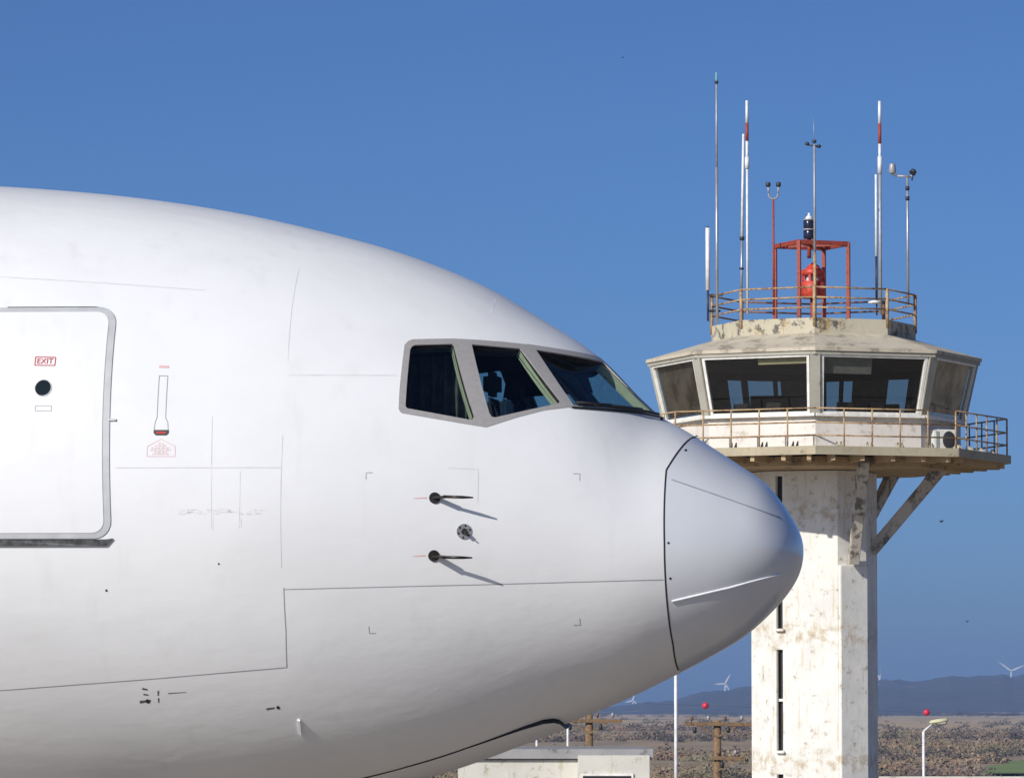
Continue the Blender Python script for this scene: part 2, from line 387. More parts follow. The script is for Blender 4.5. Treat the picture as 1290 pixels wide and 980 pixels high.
def reg_tree():
    y = random.choice([5200, 5600, 3300, 2650]); y += random.uniform(-120, 120)
    return random.choice([random.uniform(60, 320), random.uniform(420, 760), random.uniform(560, 760)])/FPX*y, y, (1. if y > 4000 else .6)
scatter('far_wood', 260, reg_tree, 7.5, [(.05, .055, .03), (.07, .06, .04), (.045, .045, .03)], 'dark line of far trees at the foot of the blue hills', 'wood')

# ================================================================== THE AIRLINER
# side profile and plan of the nose, q = sqrt(metres aft of the nose tip)
QK = [0, .12, .25, .4, .55, .7, .85, 1.0, 1.1, 1.2, 1.3, 1.4, 1.5, 1.6, 1.7, 1.85, 2.0, 2.2, 2.4, 2.6, 2.8, 3.2, 4.0]
TOPK = [4.784, 4.887, 4.996, 5.151, 5.326, 5.459, 5.613, 5.789, 5.902, 6.133, 6.392, 6.578, 6.755, 6.944, 7.096, 7.296, 7.456, 7.648, 7.791, 7.886, 7.948, 7.962, 7.962]
BOTK = [4.784, 4.634, 4.52, 4.377, 4.232, 4.063, 3.933, 3.783, 3.685, 3.568, 3.464, 3.366, 3.24, 3.102, 2.987, 2.844, 2.737, 2.62, 2.541, 2.515, 2.505, 2.505, 2.505]
WQ = [0, .12, .25, .4, .55, .7, .85, 1.0, 1.2, 1.4, 1.6, 1.85, 2.0, 2.2, 2.4, 2.6, 2.8, 3.2, 4.0]
WK = [0, .2, .38, .56, .71, .84, .965, 1.09, 1.27, 1.46, 1.66, 1.91, 2.05, 2.2, 2.33, 2.43, 2.49, 2.515, 2.515]
def pchip(xk, yk, x):
    xk = np.asarray(xk, float); yk = np.asarray(yk, float); h = np.diff(xk); d = np.diff(yk)/h; m = np.zeros_like(yk)
    for i in range(1, len(xk)-1):
        if d[i-1]*d[i] > 0:
            w1 = 2*h[i]+h[i-1]; w2 = h[i]+2*h[i-1]; m[i] = (w1+w2)/(w1/d[i-1]+w2/d[i])
    m[0] = d[0]; m[-1] = d[-1]
    i = np.clip(np.searchsorted(xk, x)-1, 0, len(h)-1); t = (x-xk[i])/h[i]
    return (2*t**3-3*t**2+1)*yk[i]+(t**3-2*t**2+t)*h[i]*m[i]+(-2*t**3+3*t**2)*yk[i+1]+(t**3-t**2)*h[i]*m[i+1]
_q = np.linspace(0, 4.0, 1601)
def smooth(y, sig):
    k = np.exp(-.5*(np.arange(-80, 81)*.0025/sig)**2); k /= k.sum()
    yp = np.concatenate([2*y[0]-y[80:0:-1], y, 2*y[-1]-y[-2:-82:-1]]); ys = np.convolve(yp, k, 'valid')
    ys += y[0]-ys[0]; return ys
_T0 = pchip(QK, TOPK, _q); _B0 = pchip(QK, BOTK, _q); _W0 = pchip(WQ, WK, _q)
_T = smooth(_T0, .035); _B = smooth(_B0, .07); _W = smooth(_W0, .06)
_b = np.clip(_q/.1, 0, 1); _T = _T*_b+_T0*(1-_b); _B = _B*_b+_B0*(1-_b); _W = _W*_b+_W0*(1-_b)
def prof(q):
    T = np.interp(q, _q, _T); B = np.interp(q, _q, _B); W = np.interp(q, _q, _W)
    return T, B, W, B+(T-B)*(.52-.06*np.clip(q*q/7., 0, 1))
ELOW = .59
def sect(q, th):
    T, B, W, Mz = prof(q); c = np.cos(th); sn = np.sin(th)
    sn = np.where(c < 0, np.sign(sn)*np.abs(sn)**(2*ELOW), sn)          # the lower lobe is a little slimmer than an ellipse
    return -q*q, -W*sn, np.where(c > 0, Mz+(T-Mz)*c, Mz+(Mz-B)*c)
def surf_normal(P):
    """outward unit normals of the hull at points (n,3) lying near its surface"""
    P = np.asarray(P, float); q = np.sqrt(np.maximum(-P[:, 0], 1e-6)); T, B, W, Mz = prof(q)
    c = np.where(P[:, 2] > Mz, (P[:, 2]-Mz)/(T-Mz+1e-9), (P[:, 2]-Mz)/(Mz-B+1e-9)); s = -P[:, 1]/(W+1e-9); s = np.where(c < 0, np.sign(s)*np.abs(s)**(1/(2*ELOW)), s)
    th = np.arctan2(s, c); e = 2e-3
    qa = np.maximum(q-.012, 1e-4); qb = q+.012
    a = np.stack(sect(qb, th), -1)-np.stack(sect(qa, th), -1); b = np.stack(sect(q, th+e), -1)-np.stack(sect(q, th-e), -1)
    n = np.cross(a, b); n /= np.linalg.norm(n, axis=1, keepdims=True)+1e-12
    ax = np.stack([q*0, P[:, 1], P[:, 2]-Mz], -1); fl = np.einsum('ij,ij->i', n, ax) < 0
    n[fl] *= -1
    tip = q < .03; n[tip] = (1, 0, 0)
    return n
def on_hull(s, z):
    """point of the starboard hull seen at (s aft, z up) in side elevation"""
    q = math.sqrt(max(s, 1e-5)); T, B, W, Mz = [float(x) for x in prof(np.array([q]))[:4]] if False else [float(np.asarray(x).ravel()[0]) for x in prof(np.array([q]))]
    c = (z-Mz)/((T-Mz) if z > Mz else (Mz-B)); c = min(max(c, -1), 1)
    return Vector((-s, -W*(1-c*c)**(ELOW if c < 0 else .5), z))
def hull_n(p): return Vector(surf_normal(np.array([tuple(p)]))[0])

A_YAW = R(10)
plane = empty('airliner', (2.37806, 39.0, 0), -A_YAW)
tag(plane, 'large plain white jet airliner, its nose and cockpit filling the left side', 'airplane')

# ---- hull half as a grid, cut along the outlines of its panels
def build_hull():
    bm = bmesh.new(); cls = bm.faces.layers.int.new('cls')
    nq, ntt = 270, 132
    qs = np.concatenate([[0], np.linspace(.03, 4.0, nq)])
    rows = []
    for i, q in enumerate(qs):
        if q == 0: v = bm.verts.new(tuple(float(x) for x in sect(np.array(0.), np.array(0.)))); rows.append([v]*(ntt+1)); continue
        th = np.linspace(0, math.pi, ntt+1); x, y, z = sect(np.full(ntt+1, q), th)
        y[0] = y[-1] = 0
        rows.append([bm.verts.new((x[j], y[j], z[j])) for j in range(ntt+1)])
    for i in range(len(qs)-1):
        for j in range(ntt):
            a, b, c, d = rows[i][j], rows[i+1][j], rows[i+1][j+1], rows[i][j+1]
            bm.faces.new((a, b, c, d) if i else (a, b, c))
    def cut(poly, ax, code, flt=None, extra=(), only=None):
        """poly: convex outline in (s,z) [ax=2] or (s,y) [ax=1]; splits the faces along it and marks the inside"""
        pts = [Vector((-a, b)) for a, b in poly]
        cx = sum((p for p in pts), Vector((0, 0)))/len(pts)
        lo = [min(p[k] for p in pts)-.02 for k in (0, 1)]; hi = [max(p[k] for p in pts)+.02 for k in (0, 1)]
        planes = []
        for p, q in zip(pts, pts[1:]+pts[:1]):
            d = q-p
            if d.length < 1e-6: continue
            n2 = Vector((d.y, -d.x)).normalized()
            if n2.dot(cx-p) > 0: n2 = -n2
            n3 = Vector((n2.x, n2.y, 0)) if ax == 1 else Vector((n2.x, 0, n2.y))
            c3 = Vector((p.x, p.y, 0)) if ax == 1 else Vector((p.x, 0, p.y))
            planes.append((c3, n3))
        planes += [(Vector(c), Vector(n)) for c, n in extra]
        for c3, n3 in planes:
            fs = []
            for f in bm.faces:
                xs = [v.co.x for v in f.verts]; ys = [v.co[ax] for v in f.verts]
                if max(xs) < lo[0] or min(xs) > hi[0] or max(ys) < lo[1] or min(ys) > hi[1]: continue
                if flt and not flt(f.calc_center_median()): continue
                fs.append(f)
            g = set(fs)
            for f in fs: g.update(f.edges); g.update(f.verts)
            bmesh.ops.bisect_plane(bm, geom=list(g), dist=1e-6, plane_co=c3, plane_no=n3)
        for f in bm.faces:
            c = f.calc_center_median()
            if flt and not flt(c): continue
            if all((c-c3).dot(n3) < 1e-7 for c3, n3 in planes) and (only is None or f[cls] in only): f[cls] = code
    # radome, parted at a seam plane that sweeps forward over the crown
    cut([(-.5, 5.40), (1.0, 5.40), (.852, 5.765), (-.5, 5.765)], 2, 1)
    cut([(-.5, 5.40), (1.0, 5.40), (.986, 4.8), (-.5, 4.8)], 2, 1)
    cut([(-.5, 4.8), (.986, 4.8), (.986, 4.0), (-.5, 4.0)], 2, 1)
    cut([(-.5, 4.0), (.986, 4.0), (1.02, 3.6), (1.02, 3.0), (-.5, 3.0)], 2, 1)
    # flight deck windows: frame, then panes 2 (front), 3 (middle), 4 (aft)
    F1 = [(3.046, 6.0), (3.042, 5.871), (3.030, 5.845), (3.010, 5.832), (2.459, 5.738), (2.366, 5.724), (2.366, 6.447), (2.49, 6.454), (2.693, 6.46), (2.99, 6.447), (3.025, 6.432), (3.048, 6.398)]
    F2 = [(2.366, 5.724), (2.147, 5.806), (2.147, 6.432), (2.366, 6.449)]
    F3 = [(2.147, 5.806), (1.939, 5.872), (1.939, 6.175), (2.118, 6.432), (2.147, 6.436)]
    F3b = [(1.939, 5.872), (1.75, 5.903), (1.939, 6.175)]
    F4 = [(2.118, 6.432), (1.75, 5.895), (1.0, 5.868), (1.0, 6.297)]
    for p in (F1, F2, F3, F3b): cut(p, 2, 2)
    cut(F4, 2, 2)
    cut([(2.074, 6.386), (1.728, 5.918), (1.22, 5.905), (1.0, 5.905), (1.0, 6.255)], 2, 3, extra=[((0, -.10, 0), (0, 1, 0))])
    cut([(2.545, 6.413), (2.19, 6.392), (2.17, 6.372), (1.83, 5.952), (1.845, 5.93), (2.30, 5.806), (2.33, 5.81), (2.35, 5.84)], 2, 4)
    cut([(3.0, 6.36), (2.99, 6.386), (2.97, 6.398), (2.69, 6.413), (2.675, 6.40), (2.465, 5.81), (2.475, 5.786), (2.50, 5.785), (2.975, 5.872), (2.99, 5.89)], 2, 5)
    # passenger door with its edge band
    def rrect(s0, s1, z0, z1, r, lean=.045):
        pts = []
        for cxs, czs, a0 in ((s1-r, z1-r, 0), (s0+r, z1-r, 90), (s0+r, z0+r, 180), (s1-r, z0+r, 270)):
            for k in range(7):
                a = R(a0+15*k); pts.append([cxs+r*math.cos(a), czs+r*math.sin(a)])
        return [(a+lean*(b-z0), b) for a, b in pts]
    cut(rrect(5.235, 6.33, 4.828, 6.697, .14), 2, 6)
    cut(rrect(5.292, 6.273, 4.872, 6.657, .10), 2, 7)
    # nose gear door in the belly (outlined in plan)
    gp = [(4.3, -.45), (3.2, -.48), (2.7, -.468), (2.25, -.42), (2.09, -.385), (2.02, -.33), (1.985, -.255), (1.975, -.15), (1.975, .05), (4.3, .05)]
    cut(gp, 1, 8, flt=lambda c: c.z < 3.9)
    bm.normal_update()
    # gather the classes
    groups = {}
    for f in bm.faces: groups.setdefault(f[cls], []).append([tuple(v.co) for v in f.verts])
    bm.free()
    return groups
HULL = build_hull()
def half_mesh(faces, off=0.0):
    """weld loose polygons, offset along the hull normal; returns verts, faces, normals"""
    idx = {}; V = []; F = []
    for f in faces:
        ids = []
        for p in f:
            k = (round(p[0], 5), round(p[1], 5), round(p[2], 5))
            if k not in idx: idx[k] = len(V); V.append(p)
            if not ids or ids[-1] != idx[k]: ids.append(idx[k])
        if len(set(ids)) >= 3: F.append(ids)
    V = np.array(V); N = surf_normal(V)
    cen = np.abs(V[:, 1]) < 1e-6
    N[cen, 1] = 0; N /= np.linalg.norm(N, axis=1, keepdims=True)
    return V+N*off, F, N
def orient(V, F, N):
    out = []
    for f in F:
        p = V[f]; n = np.zeros(3)
        for i in range(len(f)): n += np.cross(p[i], p[(i+1) % len(f)])
        out.append(f if np.dot(n, N[f].mean(0)) > 0 else f[::-1])
    return out
def shell(name, faces, mat, parent, off=0.0, mirror=True, flip=False, skirt=0.0, port=False, off_fn=None, skirt_mat=None):
    V, F, N = half_mesh(faces, off); F = orient(V, F, N)
    if off_fn is not None: V = V+N*off_fn(V)[:, None]
    if port: V = V*(1, -1, 1); N = N*(1, -1, 1); F = [f[::-1] for f in F]
    if mirror:
        k = len(V); cen = np.abs(V[:, 1]) < 1e-6; mp = np.where(cen, np.arange(k), -1); V2 = []; N2 = []; c = k
        for i in range(k):
            if mp[i] < 0: mp[i] = c; c += 1; V2.append(V[i]*(1, -1, 1)); N2.append(N[i]*(1, -1, 1))
        F = F+[[int(mp[i]) for i in f[::-1]] for f in F]
        if V2: V = np.vstack([V, V2]); N = np.vstack([N, N2])
    F = [list(map(int, f)) for f in F]
    if skirt:
        cnt = {}
        for f in F:
            for a, b in zip(f, f[1:]+f[:1]): cnt[(min(a, b), max(a, b))] = cnt.get((min(a, b), max(a, b)), 0)+1
        be = [e for f in F for e in zip(f, f[1:]+f[:1]) if cnt[(min(e), max(e))] == 1]
        V = list(V); N = list(N); nF = len(F)
        for a, b in be:
            sn = np.cross(np.asarray(V[b])-np.asarray(V[a]), N[a]); L_ = np.linalg.norm(sn)
            if L_ < 1e-9: continue
            sn = sn/L_; k = len(V)
            V += [V[a], V[b], V[b]-N[b]*skirt, V[a]-N[a]*skirt]; N += [sn]*4
            F.append([k+1, k, k+3, k+2])
        V = np.array(V); N = np.array(N)
    me = bpy.data.meshes.new(name)
    if flip: F = [f[::-1] for f in F]; N = -N
    me.from_pydata(V.tolist(), [], F); me.polygons.foreach_set('use_smooth', [True]*len(me.polygons))
    me.update(); 
    me.normals_split_custom_set_from_vertices(N.tolist())
    o = link(name, me, mat, parent)
    if skirt and skirt_mat is not None:
        me.materials.append(skirt_mat)
        for p in list(me.polygons)[nF:]: p.material_index = 1
    return o

fus = shell('fuselage', HULL[0], M['paint'], plane)
radome = shell('radome', HULL[1], M['radome'], plane)
frame = shell('window_frame', HULL[2], M['frame_metal'], plane, .004, skirt=.012)
# the closed rear bulkhead of the built length of hull
def end_cap():
    q = 4.0; th = np.linspace(0, 2*math.pi, 97)[:-1]; x, y, z = sect(np.full(96, q), th)
    mb = MB(); mb.add([(float(x[i]), float(y[i]), float(z[i])) for i in range(96)], [tuple(range(96))]); mb.build('rear_bulkhead', M['paint'], plane)
end_cap()

# ---- flight deck panes: flat, set in from the skin, with gasket outside and primer-painted reveal inside
def boundary_loop(F):
    cnt = {}
    for f in F:
        for a, b in zip(f, f[1:]+f[:1]): cnt[(min(a, b), max(a, b))] = cnt.get((min(a, b), max(a, b)), 0)+1
    nx = {}
    for f in F:
        for a, b in zip(f, f[1:]+f[:1]):
            if cnt[(min(a, b), max(a, b))] == 1: nx[a] = b
    st = next(iter(nx)); lp = [st]
    while nx[lp[-1]] != st: lp.append(nx[lp[-1]])
    return lp
WIN = []
for code, inset in ((3, .030), (4, .032), (5, .030)):
    V, F, N = half_mesh(HULL[code]); F = [list(map(int, f)) for f in orient(V, F, N)]
    lp = boundary_loop(F); P = V[lp]; c = P.mean(0); u, s_, vt = np.linalg.svd(P-c); n = vt[2]
    if np.dot(n, N[lp].mean(0)) < 0: n = -n
    flat = P-np.outer((P-c)@n, n)*.8-n*inset        # nearly flat pane
    for sy in (1, -1):
        k = len(lp); ms = np.array([1, sy, 1.])
        pane = MB(); pane.add([tuple(p*ms) for p in flat], [tuple(range(k))])
        po = pane.build('window_pane', M['cockpit_glass'], plane)
        g = MB(); g.add([tuple((p+nn*.003)*ms) for p, nn in zip(P, N[lp])]+[tuple(p*ms) for p in flat]+[tuple((p+(c-n*inset-p)*.03)*ms) for p in flat],
                        [(i, (i+1) % k, k+(i+1) % k, k+i) for i in range(k)]+[(k+i, k+(i+1) % k, 2*k+(i+1) % k, 2*k+i) for i in range(k)])
        g.build('gasket', M['gasket'], po)
        g = MB(); deep = .085
        g.add([tuple((p-n*.004)*ms) for p in flat]+[tuple((p-n*deep-(p-c+n*inset)*.02)*ms) for p in flat], [(i, (i+1) % k, k+(i+1) % k, k+i) for i in range(k)])
        jf = [f for f in g.f if abs(flat[f[0]][2]-flat[f[1]][2]) > .6*np.linalg.norm(flat[f[0]]-flat[f[1]]) and flat[f[0]][0] > c[0]]
        of = [f for f in g.f if f not in jf]
        for nm, fl, mt in (('jamb', jf, 'primer'), ('reveal', of, 'cockpit_mid')):
            h = MB(); h.add(g.v, fl); hb = h.build(nm, M[mt], po)
            bb = bmesh.new(); bb.from_mesh(hb.data); bmesh.ops.delete(bb, geom=[v for v in bb.verts if not v.link_faces], context='VERTS'); bb.to_mesh(hb.data); bb.free()
    WIN.append((P, n))
# ---- dark lining of the flight deck (same openings)
lin = [f for kcls in (0, 2) for f in HULL[kcls] if 1.02 < -sum(p[0] for p in f)/len(f) < 3.75 and sum(p[2] for p in f)/len(f) > 4.85]
shell('cockpit_lining', lin, M['cockpit_dark'], plane, -.075, flip=True)
def slab_at(s, z0):
    q = math.sqrt(s); th = np.linspace(0, 2*math.pi, 65)[:-1]; x, y, z = sect(np.full(64, q), th)
    return [(float(a), float(b)*.97, max(float(c)-.03, z0)) for a, b, c in zip(x, y, z)]
MB().add(slab_at(3.7, 4.85), [tuple(range(64))]).build('cockpit_bulkhead', M['cockpit_mid'], plane)
mb = MB()
ss = np.linspace(1.05, 3.7, 12); rowp = []
for s in ss:
    y = abs(on_hull(s, 4.86).y)-.05; rowp += [(-s, -y, 4.86), (-s, y, 4.86)]
mb.add(rowp, [(2*i, 2*i+1, 2*i+3, 2*i+2) for i in range(11)]); mb.build('cockpit_floor', M['cockpit_dark'], plane)
mb = MB()      # instrument panel with its glareshield
pr = [(1.45, 4.90), (1.42, 5.66), (1.50, 5.76), (1.92, 5.86), (1.98, 5.83), (1.90, 5.79), (1.84, 4.90)]
pts = [(-s, sy*(abs(on_hull(max(s, 1.3), max(z, 5.6)).y)-.20), z) for sy in (-1, 1) for s, z in pr]
mb.add(pts, [tuple(range(6, -1, -1)), tuple(range(7, 14))]+[(i, (i+1) % 7, 7+(i+1) % 7, 7+i) for i in range(7)]); mb.build('instrument_panel', M['cockpit_dark'], plane, .01)
for sy in (-1, 1):
    st = empty('pilot_seat', (-2.08, .55*sy, 4.87), 0, plane)
    MB().box((0, 0, .42), (.5, .5, .14)).build('cushion', M['seat_cloth'], st, .04)
    b = MB(); b.add([(-.20, -.25, .45), (-.20, .25, .45), (-.34, .25, 1.14), (-.34, -.25, 1.14), (-.32, -.25, .45), (-.32, .25, .45), (-.44, .25, 1.14), (-.44, -.25, 1.14)],
                    [(0, 1, 2, 3), (7, 6, 5, 4), (0, 3, 7, 4), (1, 5, 6, 2), (3, 2, 6, 7), (0, 4, 5, 1)]); b.build('backrest', M['seat_cloth'], st, .04)
    MB().box((-.40, 0, 1.26), (.12, .28, .20)).build('headrest', M['seat_cloth'], st, .04)
    MB().box((-.28, 0, 1.02), (.05, .40, .22)).build('seat_cover', M['fleece'], st, .02)
    MB().lathe((0, 0, 0), [(.22, 0), (.22, .03), (.08, .05), (.08, .36)], 14).build('pedestal', M['cockpit_mid'], st)
    yk = empty('control_yoke', (-1.95, .55*sy, 4.87), 0, plane)
    MB().tube((0, 0, 0), (-.05, 0, .62), .035).build('column', M['cockpit_mid'], yk)
    MB().path([(-.08, -.17, .80), (-.06, -.15, .66), (-.05, 0, .62), (-.06, .15, .66), (-.08, .17, .80)], .02).build('wheel', M['cockpit_mid'], yk)
M['curtain'] = simple('curtain_cloth', (.13, .115, .10), .95, 0, .3, 8)
vs = []; nC = 60
for i in range(nC+1):
    t = i/nC; yy = -.98+.05*math.sin(t*38)+.10*t
    vs += [(-2.62-.62*t, yy, 5.2), (-2.62-.62*t, yy+.06, 6.34)]
MB().add(vs, [(2*i, 2*i+2, 2*i+3, 2*i+1) for i in range(nC)]).build('curtain', M['curtain'], plane)
MB().box((-2.15, 0, 6.36), (.7, .7, .12)).build('overhead_panel', M['cockpit_dark'], plane, .02)
for sy in (-1, 1): MB().add([(-1.95, sy*.80, 6.42), (-2.62, sy*1.02, 6.42), (-2.70, sy*1.20, 6.13), (-1.88, sy*.93, 6.15), (-1.95, sy*.78, 6.42), (-2.62, sy*1.0, 6.42), (-2.70, sy*1.18, 6.13), (-1.88, sy*.91, 6.15)], [(0, 1, 2, 3), (7, 6, 5, 4), (2, 3, 7, 6)]).build('sun_visor', M['cockpit_dark'], plane) if sy > 0 else None
MB().box((-2.35, 0, 5.12), (.9, .42, .5)).build('centre_pedestal', M['cockpit_dark'], plane, .03)

# ---- things lying on the skin, laid out in side elevation
def ribbon(name, pts, wd, mat, parent=plane, off=.0016, step=.04, taper=False):
    P = []
    for (s0, z0), (s1, z1) in zip(pts[:-1], pts[1:]):
        n = max(1, int(math.hypot(s1-s0, z1-z0)/step))
        P += [(s0+(s1-s0)*i/n, z0+(z1-z0)*i/n) for i in range(n)]
    P.append(pts[-1]); Q = [on_hull(*p) for p in P]; vs = []
    for i, p in enumerate(Q):
        t = (Q[min(i+1, len(Q)-1)]-Q[max(i-1, 0)]).normalized(); n = hull_n(p); sd = n.cross(t).normalized()
        ww = wd*(1-.7*i/len(Q)) if taper else wd
        vs += [p+n*off-sd*ww/2, p+n*off+sd*ww/2]
    mb = MB(); mb.add(vs, [(2*i, 2*i+1, 2*i+3, 2*i+2) for i in range(len(Q)-1)])
    return mb.build(name, mat, parent)
def patch(name, pts, mat, parent=plane, off=.0022, nsub=1):
    """filled outline on the skin"""
    mb = MB(); Q = [on_hull(*p) for p in pts]; mb.add([q+hull_n(q)*off for q in Q], [tuple(range(len(Q)))]); return mb.build(name, mat, parent)
def disc_pts(s, z, r, n=24): return [(s+r*math.cos(2*math.pi*i/n), z+r*math.sin(2*math.pi*i/n)) for i in range(n)]
# seams between skin panels
for pts, wd, mt in (
    ([(8.0, 7.05), (6.314, 6.966), (5.477, 6.911), (4.657, 6.849)], .006, 'seam_faint'),
    ([(3.904, 6.137), (3.07, 6.142)], .005, 'seam_faint'),
    ([(5.21, 5.388), (3.91, 5.390)], .006, 'seam_faint'),
    ([(3.917, 5.65), (3.917, 4.60)], .005, 'seam_faint'),
    ([(3.908, 4.44), (3.917, 4.1), (3.943, 3.813)], .007, 'seam'),
    ([(9.0, 3.47), (6.214, 3.632), (5.066, 3.717), (3.943, 3.813)], .007, 'seam'),
    ([(4.473, 5.797), (4.459, 5.405)], .005, 'seam_faint'),
    ([(3.904, 4.427), (2.428, 4.468), (1.0, 4.514)], .006, 'seam'),
    ([(3.975, 7.05), (3.955, 6.7), (3.925, 6.25)], .004, 'seam_faint'),
    ([(2.639, 5.393), (2.407, 5.383), (2.407, 5.12)], .004, 'seam_faint'),
    ([(2.485, 6.88), (2.462, 6.70)], .012, 'strip_white'),
    ): ribbon('panel_seam', pts, wd, M[mt])
for pts in ([(4.235, 5.36), (4.235, 4.98)], [(4.458, 5.38), (4.455, 4.95)]):
    ribbon('panel_seam', pts, .005, M['seam_ghost'])
# seam of the radome
ribbon('radome_seam', [(.862, 5.722), (.88, 5.695), (1.0, 5.40), (.986, 4.8), (.986, 4.0), (1.006, 3.80)], .014, M['seam_dark'], plane, .002, .03)
def ridge_strip(name, pts, wd, ht_, mat, parent):
    P = []
    for (s0, z0), (s1, z1) in zip(pts[:-1], pts[1:]): P += [(s0+(s1-s0)*i/12, z0+(z1-z0)*i/12) for i in range(12)]
    P.append(pts[-1]); Q = [on_hull(*p) for p in P]; vs = []
    for i, p in enumerate(Q):
        t = (Q[min(i+1, len(Q)-1)]-Q[max(i-1, 0)]).normalized(); n = hull_n(p); sd = n.cross(t).normalized()
        vs += [p-n*.002-sd*wd/2, p+n*ht_-sd*wd*.3, p+n*ht_+sd*wd*.3, p-n*.002+sd*wd/2]
    MB().add(vs, [(4*i+j, 4*i+j+1, 4*i+j+5, 4*i+j+4) for i in range(len(Q)-1) for j in range(3)]+[(0, 1, 2, 3), tuple(4*(len(Q)-1)+k for k in (3, 2, 1, 0))]).build(name, mat, parent)
ridge_strip('diverter_strip', [(.955, 5.322), (.55, 5.18), (.14, 5.033)], .012, .006, M['strip_grey'], radome)
ridge_strip('diverter_strip', [(.95, 4.346), (.5, 4.46), (.135, 4.573)], .013, .012, M['strip_white'], radome)
for s, z in ((.885, 5.575), (.955, 4.807), (.948, 4.525)): patch('fastener', disc_pts(s, z, .010, 8), M['seam_dark'], radome)
# corner marks of the static port area, fasteners, smudges
for s, z, ds, dz in ((3.264, 5.352, -1, -1), (1.637, 5.356, 1, -1), (3.276, 4.083, -1, 1), (1.663, 4.152, 1, 1)):
    ribbon('corner_mark', [(s+.05*ds, z), (s, z), (s, z+.055*dz)], .006, M['seam'])
for s, z, r_ in ((5.293, 4.419, .010), (4.403, 4.628, .008), (4.062, 3.495, .014), (5.075, 3.545, .018)): patch('drain_hole', disc_pts(s, z, r_, 10), M['seam_dark'])
for a, b, wd in (((5.10, 3.645), (5.06, 3.637), .02), ((5.10, 3.60), (5.06, 3.595), .016), ((4.977, 3.628), (4.985, 3.59), .014), ((4.985, 3.57), (4.992, 3.534), .012), ((4.904, 3.608), (4.758, 3.617), .009), ((4.155, 3.482), (4.09, 3.492), .022), ((5.14, 3.538), (5.05, 3.552), .028)):
    ribbon('stencil_mark', [a, b], wd, M['grease'], taper=True)
for k in range(46):
    s0 = random.uniform(4.03, 4.72); z0 = 5.038+random.choice([-.016, 0, .014])+random.gauss(0, .004); L = random.uniform(.012, .05)
    ribbon('scuff_mark', [(s0, z0), (s0-L, z0+random.uniform(-.002, .002))], random.uniform(.002, .005), M['seam_faint'])
for s0 in (4.455, 4.44, 4.235, 4.22):
    for k in range(3):
        z0 = 5.05-.05*k+random.uniform(-.02, .02); ribbon('scuff_mark', [(s0, z0), (s0+.003, z0-random.uniform(.02, .05))], .003, M['seam_faint'])

# ---- passenger door
door = shell('door', HULL[7], M['paint'], plane, .012, mirror=False, skirt=.03)
shell('edge_band', HULL[6], M['door_band'], door, .007, mirror=False, skirt=.02)
door2 = shell('door', HULL[7], M['paint'], plane, .012, mirror=False, skirt=.03, port=True)
shell('edge_band', HULL[6], M['door_band'], door2, .007, mirror=False, skirt=.02, port=True)
out = []
for cxs, czs, a0 in ((6.33-.14, 6.697-.14, 0), (5.235+.14, 6.697-.14, 90), (5.235+.14, 4.828+.14, 180), (6.33-.14, 4.828+.14, 270)):
    for k in range(7):
        a = R(a0+15*k); xx = cxs+.14*math.cos(a); zz = czs+.14*math.sin(a); out.append((xx+.045*(zz-4.828), zz))
ribbon('door_gap', out+[out[0]], .009, M['seam'], door, .003, .03)
ribbon('door_gap', [(6.20, 6.7), (5.5, 6.7), (5.43, 6.69)], .016, M['scuff'], door, .004, .03)
def plate(name, poly, t, mat, parent):
    """outline on the skin given real thickness t"""
    Q = [on_hull(*p) for p in poly]; N = [hull_n(q) for q in Q]; k = len(Q); mb = MB()
    mb.add([q+n*t for q, n in zip(Q, N)]+[q-n*.01 for q, n in zip(Q, N)], [tuple(range(k))]+[(i, (i+1) % k, k+(i+1) % k, k+i) for i in range(k)])
    return mb.build(name, mat, parent)
sc = [(6.36-.06*i, 4.822) for i in range(19)]+[(5.225, 4.829)]; sc2 = [(5.275, 4.776)]+[(5.28+.06*i, 4.772) for i in range(19)]
plate('scuff_plate', sc+sc2, .022, M['scuff'], door)
patch('door_window', disc_pts(5.824, 6.028, .064), M['dark_glass'], door, .0165)
ribbon('window_ring', disc_pts(5.824, 6.028, .066)+[disc_pts(5.824, 6.028, .066)[0]], .006, M['bare'], door, .017, .02)
for a, b in (((5.872, 5.885), (5.745, 5.885)), ((5.872, 5.843), (5.745, 5.843)), ((5.872, 5.885), (5.872, 5.843)), ((5.745, 5.885), (5.745, 5.843))):
    ribbon('handle_outline', [a, b], .005, M['seam_faint'], door, .0165, .03)
for a, b in (((5.91, 6.282), (5.75, 6.277)), ((5.91, 6.213), (5.75, 6.211)), ((5.91, 6.282), (5.91, 6.213)), ((5.75, 6.277), (5.75, 6.211))):
    ribbon('sign_border', [a, b], .006, M['red'], door, .0165, .03)
def skin_text(txt, s_left, z_base, height, width, mat, parent, off, name):
    cu = bpy.data.curves.new('t', 'FONT'); cu.body = txt; cu.size = 1; to = bpy.data.objects.new('t', cu); COL.objects.link(to)
    dg = bpy.context.evaluated_depsgraph_get(); dg.update(); me = bpy.data.meshes.new_from_object(to.evaluated_get(dg)); bpy.data.objects.remove(to)
    xs = [v.co.x for v in me.vertices]; ys = [v.co.y for v in me.vertices]; x0, x1, y0, y1 = min(xs), max(xs), min(ys), max(ys)
    for v in me.vertices:
        p = on_hull(s_left-(v.co.x-x0)/(x1-x0)*width, z_base+(v.co.y-y0)/(y1-y0)*height); p += hull_n(p)*off; v.co = p
    return link(name, me, mat, parent)
skin_text('EXIT', 5.893, 6.226, .042, .126, M['red'], door, .017, 'exit_lettering')
plate('door_latch', [(5.285, 5.778), (5.225, 5.778), (5.225, 5.762), (5.285, 5.762)], .014, M['bare'], door)
